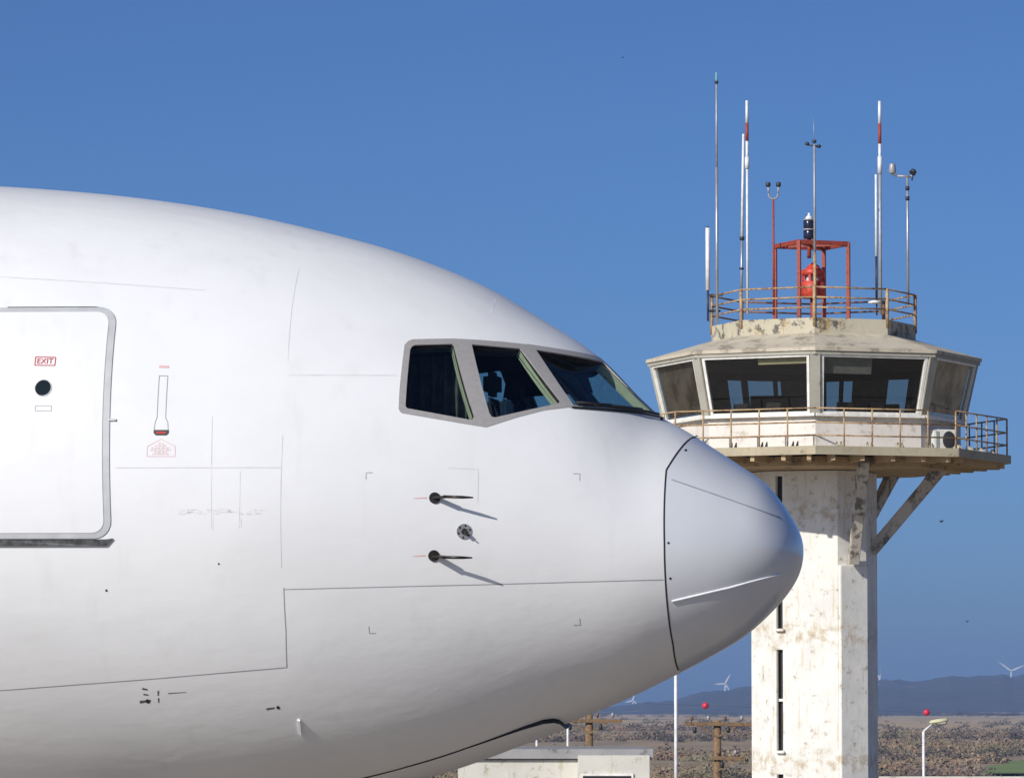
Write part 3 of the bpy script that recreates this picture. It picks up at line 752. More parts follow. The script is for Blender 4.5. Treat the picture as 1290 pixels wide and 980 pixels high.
# painted emergency handle marking right of the door
outl = [((4.915, 6.130), (4.848, 6.128)), ((4.915, 6.130), (4.905, 5.79)), ((4.848, 6.128), (4.838, 5.79)), ((4.905, 5.79), (4.918, 5.75)), ((4.918, 5.75), (4.922, 5.69)), ((4.838, 5.79), (4.818, 5.75)), ((4.818, 5.75), (4.812, 5.69))]
for a, b in outl: ribbon('handle_marking', [a, b], .0055, M['seam'])
plate('handle_recess', [(4.925, 5.69), (4.808, 5.69), (4.808, 5.665), (4.825, 5.648), (4.908, 5.648), (4.925, 5.665)], .006, M['black_stencil'], plane)
ribbon('handle_stripe', [(4.905, 5.668), (4.828, 5.668)], .016, M['red'], plane, .008)
hs = [(4.862, 5.617), (4.968, 5.557), (4.968, 5.478), (4.748, 5.478), (4.748, 5.557), (4.862, 5.617)]
for a, b in zip(hs[:-1], hs[1:]): ribbon('notice_border', [a, b], .0045, M['red_faint'])
for z, L in ((5.582, .04), (5.564, .09), (5.545, .15), (5.528, .16), (5.511, .10), (5.496, .13)):
    s0 = 4.862+L/2; e = s0-L
    while s0 > e:
        d = random.uniform(.012, .03); ribbon('notice_print', [(s0, z), (max(s0-d, e), z)], .0075, M['red_faint'] if z < 5.54 else M['red'] if False else M['red_faint']); s0 -= d+.008
ribbon('notice_print', [(4.925, 6.205), (4.845, 6.203)], .02, M['red_faint'], plane)
# ---- pitot probes and vane
for s, z, tilt in ((2.736, 5.153, -.012), (2.747, 4.695, -.002)):
    p = on_hull(s, z); n = hull_n(p); pr = empty('pitot_probe', p, 0, plane); L = lambda a: Vector(a)
    fw = (Vector((1, 0, 0))-n*n.x).normalized(); b = MB(); b.tube(-n*.01, n*.012, .048, .044, 20); b.build('base', M['probe'], pr)
    e = n*.122+fw*.085; mb = MB(); mb.bar(n*.0, e, .060, .016, n.cross(fw)); mb.build('strut', M['probe'], pr, .004)
    d = (Vector((1, 0, 0))*.93+n*.10+Vector((0, 0, tilt*4))).normalized()
    mb = MB(); mb.tube(e-d*.03, e+d*.13, .013, .012, 10); mb.tube(e+d*.13, e+d*.215, .012, .006, 10); mb.build('tube', M['probe'], pr)
    ribbon('probe_stain', [(s+.06, z), (s+.16, z-.004)], .010, M['red_faint'], plane, taper=True)
p = on_hull(2.511, 4.888); n = hull_n(p); av = empty('airflow_vane', p, 0, plane)
fw = (Vector((1, 0, 0))-n*n.x).normalized(); up = n.cross(fw); up = up if up.z > 0 else -up
b = MB(); b.tube(-n*.01, n*.006, .062, .062, 24); b.build('plate', M['bare'], av)
b = MB(); b.tube(n*.0, n*.02, .028, .022, 16); b.build('hub', M['probe'], av)
for k in range(6):
    a = 2*math.pi*k/6+.3; c = fw*(.047*math.cos(a))+up*(.047*math.sin(a)); MB().tube(c, c+n*.009, .009, .009, 8).build('bolt', M['gasket'], av)
b = MB(); b.bar(n*.03, n*.055+fw*.02-up*.02, .012, .03, up); b.tube(n*.0, n*.10, .007, .005, 8); b.build('vane', M['probe'], av)
# ---- wiper at the foot of the windscreen
wp = empty('windscreen_wiper', on_hull(1.30, 5.885), 0, plane); base = on_hull(1.30, 5.885)
arm = [on_hull(s, z)-base+hull_n(on_hull(s, z))*.035 for s, z in ((1.17, 5.862), (1.30, 5.888), (1.48, 5.912), (1.70, 5.925))]
MB().path(arm, .011).build('arm', M['gasket'], wp)
bl = [on_hull(s, z)-base+hull_n(on_hull(s, z))*.020 for s, z in ((1.28, 5.905), (1.45, 5.915), (1.6, 5.922), (1.72, 5.93))]
MB().path(bl, .014).build('blade', M['gasket'], wp)
b0 = on_hull(1.15, 5.858)-base; MB().tube(b0-Vector((0, 0, .02)), b0+hull_n(on_hull(1.15, 5.858))*.018, .026, .018, 12).build('pivot', M['gasket'], wp)
ribbon('windscreen_sill', [(1.74, 5.899), (1.5, 5.890), (1.25, 5.882), (1.14, 5.868)], .020, M['gasket'], plane, .008, .03)
# ---- nose gear door, proud of the belly, with the gear behind it
gd = shell('gear_door', HULL[8], M['paint'], plane, .008, skirt=.06, off_fn=lambda V: .030*np.exp(-((-V[:, 0]-1.97)/.35)**2), skirt_mat=M['seam_dark'])
def gap_at(pts, wd, name):
    Q = []
    for s, y in pts:
        q = math.sqrt(s); T, B, W, Mz = [float(np.asarray(v).ravel()[0]) for v in prof(np.array([q]))]; Q.append(Vector((-s, y, Mz-(Mz-B)*math.sqrt(max(0, 1-abs(y/W)**(1/ELOW))))))
    vs = []
    for i, p in enumerate(Q):
        t = (Q[min(i+1, len(Q)-1)]-Q[max(i-1, 0)]).normalized(); n = hull_n(p); sd = n.cross(t).normalized(); vs += [p+n*.003-sd*wd/2, p+n*.003+sd*wd/2]
    MB().add(vs, [(2*i, 2*i+1, 2*i+3, 2*i+2) for i in range(len(Q)-1)]).build(name, M['seam_dark'], plane)
gap_at([(4.3-.15*i, -.455-.025*math.sin(math.pi*i/14)) for i in range(8)]+[(3.2, -.485), (2.95, -.48), (2.7, -.473), (2.45, -.45), (2.25, -.425), (2.16, -.405), (2.09, -.39), (2.05, -.363), (2.015, -.333), (1.98, -.257), (1.97, -.15), (1.97, 0), (1.97, .15), (1.985, .257)], .013, 'gear_door_gap')
p = on_hull(3.93, 3.40); p2 = on_hull(3.945, 3.28); n = hull_n(p)
MB().add([p+n*.0, p2, p2+n*.012, p+n*.018, p+Vector((.02, 0, 0)), p2+Vector((.02, 0, 0)), p2+n*.012+Vector((.02, 0, 0)), p+n*.018+Vector((.02, 0, 0))], [(0, 1, 2, 3), (7, 6, 5, 4), (0, 3, 7, 4), (1, 5, 6, 2), (3, 2, 6, 7)]).build('drain_mast', M['strip_white'], plane)
ng = empty('nose_gear', (-6.35, 0, 0), 0, plane)
MB().tube((0, 0, .47), (.12, 0, 2.7), .11).tube((0, 0, .47), (.02, 0, .95), .075).build('strut', M['strip_white'], ng)
MB().tube((.03, 0, 1.3), (1.3, 0, 2.6), .06).build('drag_brace', M['strip_white'], ng)
for sy in (-1, 1):
    wl = empty('wheel', (0, sy*.26, .47), 0, ng)
    pf = [(.26, -.15), (.38, -.17), (.45, -.13), (.47, -.06), (.47, .06), (.45, .13), (.38, .17), (.26, .15)]
    t = MB().lathe((0, 0, 0), pf, 36).build('tyre', M['tyre'], wl); t.rotation_euler = (R(90), 0, 0)
    t = MB().lathe((0, 0, 0), [(.05, -.12), (.27, -.13), (.27, .13), (.05, .12)], 24).build('rim', M['bare'], wl); t.rotation_euler = (R(90), 0, 0)
    b = MB(); b.box((-.35, sy*.52, 2.18), (1.5, .04, .62)); b.build('leg_door', M['paint'], ng, .01)
MB().tube((0, -.4, .47), (0, .4, .47), .06).build('axle', M['bare'], ng)

# ================================================================== THE CONTROL TOWER
TY = 115.0; TX = 7.30; TROT = -math.atan(TX/TY)
tower = empty('control_tower', (TX, TY, 0), TROT)
tag(tower, 'old whitewashed concrete airport control tower with eight-sided glazed cab', 'control tower')
D0 = R(0.6)
def oct_(r, k, z): a = k*math.pi/4+D0; return Vector((r*math.sin(a), -r*math.cos(a), z))
def ring(r, z): return [oct_(r, k, z) for k in range(8)]
# ---- shaft: square with cut corners, turned a little to the left
PH = R(-10.0); WM, CM = 1.62, .83; HS = WM/2+CM/math.sqrt(2)
base8 = [(-WM/2, -HS), (WM/2, -HS), (HS, -WM/2), (HS, WM/2), (WM/2, HS), (-WM/2, HS), (-HS, WM/2), (-HS, -WM/2)]
rot = lambda x, y, a=PH: (x*math.cos(a)-y*math.sin(a), x*math.sin(a)+y*math.cos(a))
SH = [rot(*p) for p in base8]
SHAFT_TOP = 9.12
slits = [(9.0-.92, 9.0), (5.36, 7.7), (2.46, 4.86), (-.5, 1.90)]
mb = MB(); mb.prism([p for p in SH], -.3, SHAFT_TOP)
# front wall is replaced by strips around the slit so that the slit is a true recess
mb2 = MB(); n8 = 8
vs = [(x, y, z) for z in (-.3, SHAFT_TOP) for x, y in SH]
mb2.add(vs, [(i, (i+1) % 8, 8+(i+1) % 8, 8+i) for i in range(1, 8)]+[tuple(range(7, -1, -1)), tuple(range(8, 16))])
XS0, XS1 = -WM/2+.155, -WM/2+.285
def wpt(x, z, dep=0): a, b = rot(x, -HS+dep); return (a, b, z)
def wq(x0, x1, z0, z1): mb2.add([wpt(x0, z0), wpt(x1, z0), wpt(x1, z1), wpt(x0, z1)], [(0, 1, 2, 3)])
wq(-WM/2, XS0, -.3, SHAFT_TOP); wq(XS1, WM/2, -.3, SHAFT_TOP)
zc = -.3
sl = sorted([(max(a, -.29), b) for a, b in slits])
for a, b in sl:
    if a > zc+1e-3: wq(XS0, XS1, zc, a)
    for x0, x1 in ((XS0, XS0), (XS1, XS1)): mb2.add([wpt(x0, a), wpt(x0, b), wpt(x0, b, .16), wpt(x0, a, .16)], [(0, 1, 2, 3)])
    for z in (a, b): mb2.add([wpt(XS0, z), wpt(XS1, z), wpt(XS1, z, .16), wpt(XS0, z, .16)], [(0, 1, 2, 3)])
    zc = b
wq(XS0, XS1, zc, SHAFT_TOP)
shaft = mb2.build('shaft', M['shaft'], tower)
for a, b in sl:
    zs = [a, (a+b)/2-.03, (a+b)/2+.03, b] if b-a > 1.2 else [a, b]
    for z0, z1 in zip(zs[::2], zs[1::2]):
        p = MB(); p.add([wpt(XS0, z0, .12), wpt(XS1, z0, .12), wpt(XS1, z1, .12), wpt(XS0, z1, .12)], [(0, 1, 2, 3)]); p.build('slit_window', M['gasket'], shaft)
    if b-a > 1.2:
        p = MB(); p.add([wpt(XS0, zs[1], .03), wpt(XS1, zs[1], .03), wpt(XS1, zs[2], .03), wpt(XS0, zs[2], .03), wpt(XS0, zs[1], .13), wpt(XS1, zs[1], .13), wpt(XS1, zs[2], .13), wpt(XS0, zs[2], .13)], [(0, 1, 2, 3), (3, 2, 6, 7), (1, 0, 4, 5)]); p.build('slit_bar', M['shaft'], shaft)
    p = MB(); xa, ya = rot((XS0+XS1)/2, -HS-.03); p.box((xa, ya, a-.035), (.20, .12, .06), PH); p.build('slit_sill', M['shaft'], shaft, .008)
    p = MB(); p.add([wpt(XS0-.03, a, -.012), wpt(XS0, a, -.012), wpt(XS0, b, -.012), wpt(XS0-.03, b, -.012), wpt(XS0-.03, a), wpt(XS0, a), wpt(XS0, b), wpt(XS0-.03, b)], [(0, 1, 2, 3), (1, 5, 6, 2), (4, 0, 3, 7)]); p.build('slit_trim', M['post_grey'], shaft)
# pilaster under the strut on the right front corner
CN = Vector((math.sin(R(45)+PH*-1), -math.cos(R(45)-PH), 0)); CN = Vector((*rot(math.sqrt(.5), -math.sqrt(.5)), 0)); CT = Vector((*rot(math.sqrt(.5), math.sqrt(.5)), 0))
CC = Vector((*rot((WM/2+HS)/2, -(WM/2+HS)/2), 0))
def pil(cc, cn, ct, z1, name='pilaster'):
    mb = MB(); h = CM/2-.02
    pts = [cc-ct*h-cn*.05, cc+ct*h-cn*.05, cc+ct*h+cn*.09, cc-ct*h+cn*.09]
    mb.prism([(p.x, p.y) for p in pts], -.3, z1); return mb.build(name, M['shaft'], tower, .015)
pil(CC, CN, CT, 6.86)
# struts carrying the gallery
def strut(a, b, wd, dp):
    mb = MB(); a = Vector(a); b = Vector(b); d = (b-a).normalized(); side = d.cross(Vector((0, 0, 1))).normalized(); up = side.cross(d).normalized()
    n = 8; vs = []
    for i in range(n+1):
        t = i/n; c = a.lerp(b, t); dd = dp*(1+.35*max(0, (t-.72)/.28)**2)
        vs += [c-side*wd/2-up*dp/2, c+side*wd/2-up*dp/2, c+side*wd/2+up*(dd-dp/2), c-side*wd/2+up*(dd-dp/2)]
    fs = [(0, 1, 2, 3), tuple(4*n+i for i in (3, 2, 1, 0))]
    for i in range(n):
        for j in range(4): fs.append((4*i+j, 4*i+(j+1) % 4, 4*i+4+(j+1) % 4, 4*i+4+j))
    mb.add(vs, fs); return mb.build('strut', M['strut'], tower, .012)
strut((.93, -1.50, 6.95), (1.17, -3.05, 9.30), .24, .30)
for az in (80, 141, -170, -145, -100, -55):
    a = R(az); r0, r1 = 1.38, 3.15
    strut((r0*math.sin(a), -r0*math.cos(a), 7.22), (r1*math.sin(a), -r1*math.cos(a), 9.26), .20, .28)
# ---- gallery: slab under the cab, deck on joists, railing
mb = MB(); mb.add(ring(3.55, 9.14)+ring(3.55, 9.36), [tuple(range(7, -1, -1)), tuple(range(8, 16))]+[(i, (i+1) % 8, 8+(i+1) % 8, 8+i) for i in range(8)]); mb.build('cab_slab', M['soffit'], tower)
RD = 4.71; ZD = 9.50
mb = MB(); mb.add(ring(RD, ZD-.10)+ring(RD, ZD), [tuple(range(7, -1, -1)), tuple(range(8, 16))]+[(i, (i+1) % 8, 8+(i+1) % 8, 8+i) for i in range(8)]); mb.build('gallery_deck', M['deck'], tower)
mb = MB()
for k in range(8):
    a, b = oct_(RD+.012, k, ZD-.06), oct_(RD+.012, k+1, ZD-.06); mb.bar(a, b, .05, .20)
mb.build('edge_beam', M['deck'], tower)
for k in range(8):
    for f in (.12, .33, .55, .77, .95):
        p = oct_(RD-.06, k, ZD-.20).lerp(oct_(RD-.06, k+1, ZD-.20), f); q = Vector((p.x*.70, p.y*.70, p.z))
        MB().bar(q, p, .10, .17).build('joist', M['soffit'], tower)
    if k in (0, 1, 6, 7, 2):
        for f in (.18, .40, .62, .84):
            for e in (-.055, .055):
                p = oct_(RD-.10, k, ZD).lerp(oct_(RD-.10, k+1, ZD), f); t = (oct_(1, k+1, 0)-oct_(1, k, 0)).normalized(); n = Vector((t.y, -t.x, 0)); p = p+t*e
                n = n if n.dot(p) > 0 else -n
                mb = MB(); vs = [p-n*.16-t*.014, p+n*.02-t*.014, p-n*.14-t*.014+Vector((0, 0, .17)), p-n*.16+t*.014, p+n*.02+t*.014, p-n*.14+t*.014+Vector((0, 0, .17))]
                mb.add(vs, [(0, 1, 2), (5, 4, 3), (0, 3, 4, 1), (1, 4, 5, 2), (2, 5, 3, 0)]); mb.build('gusset', M['dark_metal'] if k in (6, 7) else M['deck'], tower)
def railing(name, r, z0, z1, rails, rad, mats, fracs, post_r, skip=(), corner=True):
    rl = empty(name, (0, 0, 0), 0, tower)
    for k in range(8):
        mt = mats[k]
        for zr in rails:
            a, b = oct_(r, k, zr), oct_(r, k+1, zr); MB().tube(a, b, rad, n=8).build('rail', mt, rl)
        for f in fracs:
            p = oct_(r, k, z0).lerp(oct_(r, k+1, z0), f); MB().tube(p, (p.x, p.y, z1), post_r, n=8).build('post', mt, rl)
        if corner and k not in skip:
            p = oct_(r, k, z0); MB().tube(p, (p.x, p.y, z1), post_r*1.15, n=8).build('post', mats[k], rl)
    return rl
Y_, D_, W_ = M['rail_yellow'], M['rail_red'], M['cabwall']
railing('gallery_railing', RD-.06, ZD, 10.42, (10.42, 10.09, 9.79), .019, [Y_]*8, (.2, .4, .6, .8), .019, skip=(0,))
# ---- cab: parapet wall, sloping windows, posts
RB, ZB, RT, ZT = 3.60, 10.33, 3.94, 11.76
for k in range(8):
    a, b, c, d = oct_(3.54, k, ZD-.02), oct_(3.54, k+1, ZD-.02), oct_(3.54, k+1, 10.30), oct_(3.54, k, 10.30)
    ins = [v*0.965+Vector((0, 0, v.z*.035)) for v in (a, b, c, d)]
    MB().add([a, b, c, d]+ins, [(0, 1, 2, 3), (7, 6, 5, 4)]).build('wall_panel', M['cabwall'], tower)
    MB().bar(oct_(3.62, k, 10.33), oct_(3.62, k+1, 10.33), .16, .07).build('sill', M['win_white'], tower)
    MB().bar(oct_(RB-.03, k, ZB-.03), oct_(RT-.03, k, ZT+.04), .25, .16, up=(math.sin(k*math.pi/4+D0), -math.cos(k*math.pi/4+D0), 0)).build('corner_post', M['post_grey'], tower, .012)
    p0, p1, p2, p3 = oct_(RB, k, ZB), oct_(RB, k+1, ZB), oct_(RT, k+1, ZT), oct_(RT, k, ZT)
    def W4(u, v, dep=0):
        lo = p0.lerp(p1, u); hi = p3.lerp(p2, u); q = lo.lerp(hi, v)
        n = (p1-p0).cross(p3-p0).normalized()
        if n.dot(Vector((q.x, q.y, 0))) < 0: n = -n
        return q+n*dep
    win = empty('window', (0, 0, 0), 0, tower)
    u0, u1, v0, v1 = .045, .955, .015, .985; t = .022; tv = .042
    def framebar(a, b, c, d, nm):
        q = [W4(*a), W4(*b), W4(*c), W4(*d)]; q2 = [W4(*a, .05), W4(*b, .05), W4(*c, .05), W4(*d, .05)]; q1 = [W4(*a, -.05), W4(*b, -.05), W4(*c, -.05), W4(*d, -.05)]
        MB().add(q1+q2, [(3, 2, 1, 0), (4, 5, 6, 7), (0, 1, 5, 4), (1, 2, 6, 5), (2, 3, 7, 6), (3, 0, 4, 7)]).build(nm, M['win_white'], win)
    framebar((u0, v0), (u1, v0), (u1, v0+tv), (u0, v0+tv), 'frame'); framebar((u0, v1-tv), (u1, v1-tv), (u1, v1), (u0, v1), 'frame')
    framebar((u0, v0+tv), (u0+t, v0+tv), (u0+t, v1-tv), (u0, v1-tv), 'frame'); framebar((u1-t, v0+tv), (u1, v0+tv), (u1, v1-tv), (u1-t, v1-tv), 'frame')
    MB().add([W4(u0, v0), W4(u1, v0), W4(u1, v1), W4(u0, v1)], [(0, 1, 2, 3)]).build('pane', M['tower_glass'], win)
    # blinds inside; the sheets in the two side panes imitate reflections
    def blind(ua, ub, va, vb, mt): MB().add([W4(ua, va, -.10), W4(ub, va, -.10), W4(ub, vb, -.10), W4(ua, vb, -.10), W4(ua, va, -.115), W4(ub, va, -.115), W4(ub, vb, -.115), W4(ua, vb, -.115)], [(0, 1, 2, 3), (7, 6, 5, 4), (0, 4, 5, 1), (2, 6, 7, 3)]).build('blind', mt, win)
    if k == 7: blind(.50, .94, .82, .97, M['blind_cream'])
    if k == 0: blind(.07, .50, .66, .97, M['blind_grey'])
    if k == 6: blind(.06, .94, .08, .97, M['blind_reflection_mottled'])  # added sheet, its dark mottle stands in for reflections in the glass
    if k == 1: blind(.06, .94, .10, .97, M['blind_reflection_beige'])  # added sheet, pale blotches painted in place of this pane's reflections
    if k in (3, 4): blind(.05, .95, .86, .98, M['blind_dark'])
    if k == 4: blind(.06, .30, .02, .86, M['blind_grey']); blind(.33, .37, .02, .86, M['blind_dark']); blind(.60, .66, .02, .86, M['blind_dark']); blind(.78, .94, .02, .86, M['blind_reflection_mottled'])
    if k == 3: blind(.06, .12, .02, .86, M['blind_dark']); blind(.30, .62, .30, .86, M['blind_grey']); blind(.70, .74, .02, .86, M['blind_dark'])
# roof: fascia, sloping screed, parapet
mb = MB(); A, B, C, E_ = ring(4.06, 11.805), ring(4.06, 11.885), ring(2.46, 12.34), ring(3.90, 11.805)
mb.add(A+B+C+E_, [(i, (i+1) % 8, 8+(i+1) % 8, 8+i) for i in range(8)]+[(8+i, 8+(i+1) % 8, 16+(i+1) % 8, 16+i) for i in range(8)]+[tuple(range(16, 24))]+[(24+i, 24+(i+1) % 8, (i+1) % 8, i) for i in range(8)]); mb.build('roof', M['roof_conc'], tower)
mb = MB(); mb.add(ring(3.97, 11.76), [tuple(range(8))]); mb.build('ceiling', M['cab_ceiling'], tower)
mb = MB(); mb.add(ring(4.02, 11.72)+ring(4.02, 11.802)+ring(3.93, 11.802)+ring(3.93, 11.72), [(r*8+i, r*8+(i+1) % 8, ((r+1) % 4)*8+(i+1) % 8, ((r+1) % 4)*8+i) for r in range(4) for i in range(8)]); mb.build('head_beam', M['post_grey'], tower)
for k in range(8):
    a, b = oct_(2.47, k, 12.28), oct_(2.47, k+1, 12.28); c, d = oct_(2.47, k, 12.70), oct_(2.47, k+1, 12.70); i4 = [Vector((v.x*.94, v.y*.94, v.z)) for v in (a, b, c, d)]
    MB().add([a, b, d, c, i4[0], i4[1], i4[3], i4[2]], [(0, 1, 2, 3), (7, 6, 5, 4), (3, 2, 6, 7), (1, 5, 6, 2), (0, 3, 7, 4)]).build('roof_parapet', M['parapet'], tower)
mb = MB(); mb.add(ring(2.36, 12.42), [tuple(range(8))]); mb.build('roof_terrace', M['roof_conc'], tower)
railing('roof_railing', 2.46, 12.5, 13.44, (13.43, 13.19, 12.95), .022, [Y_, Y_, Y_, M['rail_rust'], M['rail_rust'], M['rail_rust'], Y_, Y_], (), .036)
# interior of the cab
mb = MB(); mb.add(ring(3.5, 9.52), [tuple(range(8))]); mb.build('cab_floor', M['cab_in'], tower)
for k in range(8):
    a, b = oct_(3.42, k, 0), oct_(3.42, k+1, 0); c, d = oct_(2.75, k, 0), oct_(2.75, k+1, 0)
    MB().add([Vector((p.x, p.y, z)) for z in (10.22, 10.30) for p in (a, b, d, c)], [(3, 2, 1, 0), (4, 5, 6, 7), (2, 3, 7, 6)]).build('desk', M['cab_in'], tower)
for a, r, s_ in ((-35, 3.0, .42), (-18, 3.05, .36), (14, 3.05, .40), (30, 3.0, .34), (52, 3.0, .4), (-60, 3.0, .4)):
    p = Vector((r*math.sin(R(a)), -r*math.cos(R(a)), 10.30)); mo = empty('monitor', p, R(a), tower)
    MB().box((0, 0, .22), (s_, .05, .27)).build('screen', M['cockpit_dark'], mo, .01); MB().box((0, .02, .05), (.06, .05, .12)).build('stand', M['cockpit_dark'], mo)
for x, y, z0, z1, wd in ((.15, .6, 9.52, 11.7, .32), (-1.1, 1.6, 9.52, 11.1, .9), (1.7, 1.9, 9.52, 10.9, .8)):
    MB().box((x, y, (z0+z1)/2), (wd, .4, z1-z0)).build('cabinet', M['cab_in'], tower, .01)

# ---- things standing on the tower, each of its own
def at(px, py, dy=0.0):
    """point in the tower's own frame (x right, y away, z up) for a mark drawn in elevation at its axis + dy"""
    Y = TY/math.cos(TROT)+dy; c = (px-645)/FPX-TX/TY
    return Vector((c*Y, dy, 3.5+Y*math.tan(PITCH+math.atan((490-py)/FPX))))
def tthing(name, p, label, cat, group=None):
    o = empty(name, tower_m @ Vector(p), TROT); return tag(o, label, cat, group)
tower_m = Matrix.Translation((TX, TY, 0)) @ Matrix.Rotation(TROT, 4, 'Z')
AG = 'antennas on the tower roof'
# air conditioner
p = Vector((3.05, -2.02, ZD)); ac = tthing('air_conditioner', p, 'white air conditioning unit with round black fan on the tower gallery', 'air conditioner')
ac.rotation_euler.z = TROT+R(24); ac.scale = (.72, .8, .92)
MB().box((0, 0, .32), (.82, .30, .56)).build('casing', M['ac_white'], ac, .02)
t = MB().lathe((0, 0, 0), [(.21, 0), (.23, .012), (.21, .02), (.05, .022)], 24).build('fan_grille', M['dark_metal'], ac); t.location = (.14, -.151, .33); t.rotation_euler = (R(90), 0, 0)
MB().box((-.27, -.158, .33), (.10, .02, .44)).build('louvre_panel', M['blind_grey'], ac)
for sx in (-.3, .3): MB().box((sx, 0, .02), (.06, .34, .04)).build('foot', M['dark_metal'], ac)
# red frame with obstruction light and beacon
fz = 14.69
fr = tthing('steel_cage', (-.04, 0, 12.42), 'open red steel cage around the beacon on the tower roof', 'cage'); H = fz-12.42
PT = [Vector((-.885, .30, 0)), Vector((-.30, -.885, 0)), Vector((.885, -.30, 0)), Vector((.30, .885, 0))]
for q in PT: MB().box((q.x, q.y, H/2), (.085, .085, H), R(-18)).build('post', M['rail_red'], fr)
for q, r_ in zip(PT, PT[1:]+PT[:1]):
    MB().bar(q+Vector((0, 0, H-.03)), r_+Vector((0, 0, H-.03)), .08, .10).build('top_beam', M['rail_red'], fr)
    
MB().bar(PT[0]+Vector((0, 0, H-.04)), PT[2]+Vector((0, 0, H-.04)), .07, .07).build('cross_beam', M['rail_red'], fr)
MB().bar(PT[1]+Vector((0, 0, H-.045)), PT[3]+Vector((0, 0, H-.045)), .06, .06).build('cross_beam', M['rail_red'], fr)
bl = tthing('beacon_lamp', (0, 0, 13.36), 'bright red drum beacon inside the red roof cage', 'beacon'); bl.scale = (.88, .88, .9)
MB().lathe((0, 0, 0), [(.30, 0), (.345, .03), (.345, .42), (.30, .45)], 24).build('drum', M['beacon_red'], bl)
MB().lathe((0, 0, .62), [(.30, 0), (.33, .03), (.33, .14), (.20, .19), (.16, .26), (.04, .34)], 24).build('cap', M['beacon_red'], bl)
for k in range(6):
    a = k*math.pi/3+.2; MB().box((.29*math.cos(a), .29*math.sin(a), .535), (.06, .06, .19), a).build('cap_post', M['beacon_red'], bl)
MB().lathe((0, 0, .45), [(.17, 0), (.19, .03), (.19, .15), (.15, .17)], 16).build('lens', M['fleece'], bl)
MB().tube((0, 0, -1.04), (0, 0, 0), .09, n=12).build('stand', M['rail_red'], bl)
q = at(1021, 298); ol = tthing('obstruction_light', (q.x, 0, fz), 'dark ringed lamp on top of the red roof cage', 'lamp')
MB().tube((0, 0, -.35), (0, 0, .12), .05).build('stem', M['rail_red'], ol)
for z0 in (.12, .36): MB().lathe((0, 0, z0), [(.125, 0), (.14, .02), (.14, .19), (.125, .21)], 20).build('lens', M['beacon_dark'], ol); MB().lathe((0, 0, z0+.21), [(.15, 0), (.15, .03)], 20).build('ring', M['antenna_grey'], ol)
MB().lathe((0, 0, .60), [(.10, 0), (.08, .05), (.03, .10), (.03, .15)], 16).build('cap', M['antenna_white'], ol)
# tall masts: (pixel column, top, foot, depth)
def mast(name, label, px, ytop, yfoot, dy, segs, cat='antenna', group=AG):
    b = at(px, yfoot, dy); o = tthing(name, b, label, cat, group); z1 = at(px, ytop, dy).z-b.z
    for nm, f0, f1, r0, r1, mt in segs: MB().tube((0, 0, z1*f0), (0, 0, z1*f1), r0, r1, n=10).build(nm, M[mt], o)
    return o, z1
o, z1 = mast('whip_antenna', 'tallest thin antenna on the roof, far left, with green tip', 904.5, 92, 408, -.9, [('mast', 0, .62, .036, .036, 'galv'), ('rod', .62, .955, .028, .022, 'antenna_grey'), ('tip', .955, 1.0, .03, .018, 'copper_green'), ('collar', .955, .965, .045, .045, 'dark_metal')])
o, z1 = mast('dipole_antenna', 'red and white banded antenna on the left of the roof', 943, 128, 396, .9, [('mast', 0, .70, .030, .030, 'antenna_white'), ('collar', .68, .735, .055, .055, 'antenna_white'), ('rod', .70, .81, .036, .036, 'antenna_white'), ('red_band', .81, .895, .040, .040, 'rail_red'), ('rod', .895, 1.0, .040, .034, 'antenna_white')])
b = at(935, 375, -.6); o = tthing('rod_antenna', b, 'leaning plain white rod beside the left banded antenna', 'antenna', AG); tp = at(938.5, 170, -.6)-b
MB().tube((0, 0, 0), tp*.35, .03, n=8).build('mast', M['galv'], o); MB().tube(tp*.35, tp, .036, .030, n=8).build('rod', M['antenna_white'], o); MB().tube(tp*.17, tp*.18, .06).build('clamp', M['dark_metal'], o); MB().tube(tp*.35, tp*.37, .06).build('clamp', M['dark_metal'], o)
o, z1 = mast('dipole_antenna', 'red and white banded antenna on the right of the roof', 1110.5, 130, 398, -.4, [('mast', 0, .70, .040, .036, 'antenna_grey'), ('collar', .66, .74, .055, .055, 'antenna_white'), ('rod', .70, .80, .036, .036, 'antenna_white'), ('red_band', .80, .895, .040, .040, 'rail_red'), ('rod', .895, 1.0, .040, .036, 'antenna_white')])
o, z1 = mast('rod_antenna', 'slim white rod close beside the right banded antenna', 1105.5, 222, 380, -.8, [('mast', 0, .35, .03, .03, 'dark_metal'), ('rod', .35, 1.0, .034, .028, 'antenna_white')])
o, z1 = mast('tube_antenna', 'short thick white tube at the left corner of the roof railing', 893, 286, 366, -.1, [('tube', 0, .98, .055, .055, 'antenna_white'), ('tip', .98, 1.0, .04, .03, 'dark_metal')])
MB().tube((0, 0, -.75), (0, 0, .02), .025).build('bracket', M['dark_metal'], o); MB().bar((-.02, 0, -.12), (.36, 0, -.12), .03, .05).build('arm', M['dark_metal'], o)
MB().bar((-.02, 0, -.5), (.30, .1, -.5), .03, .05).build('arm', M['dark_metal'], o)
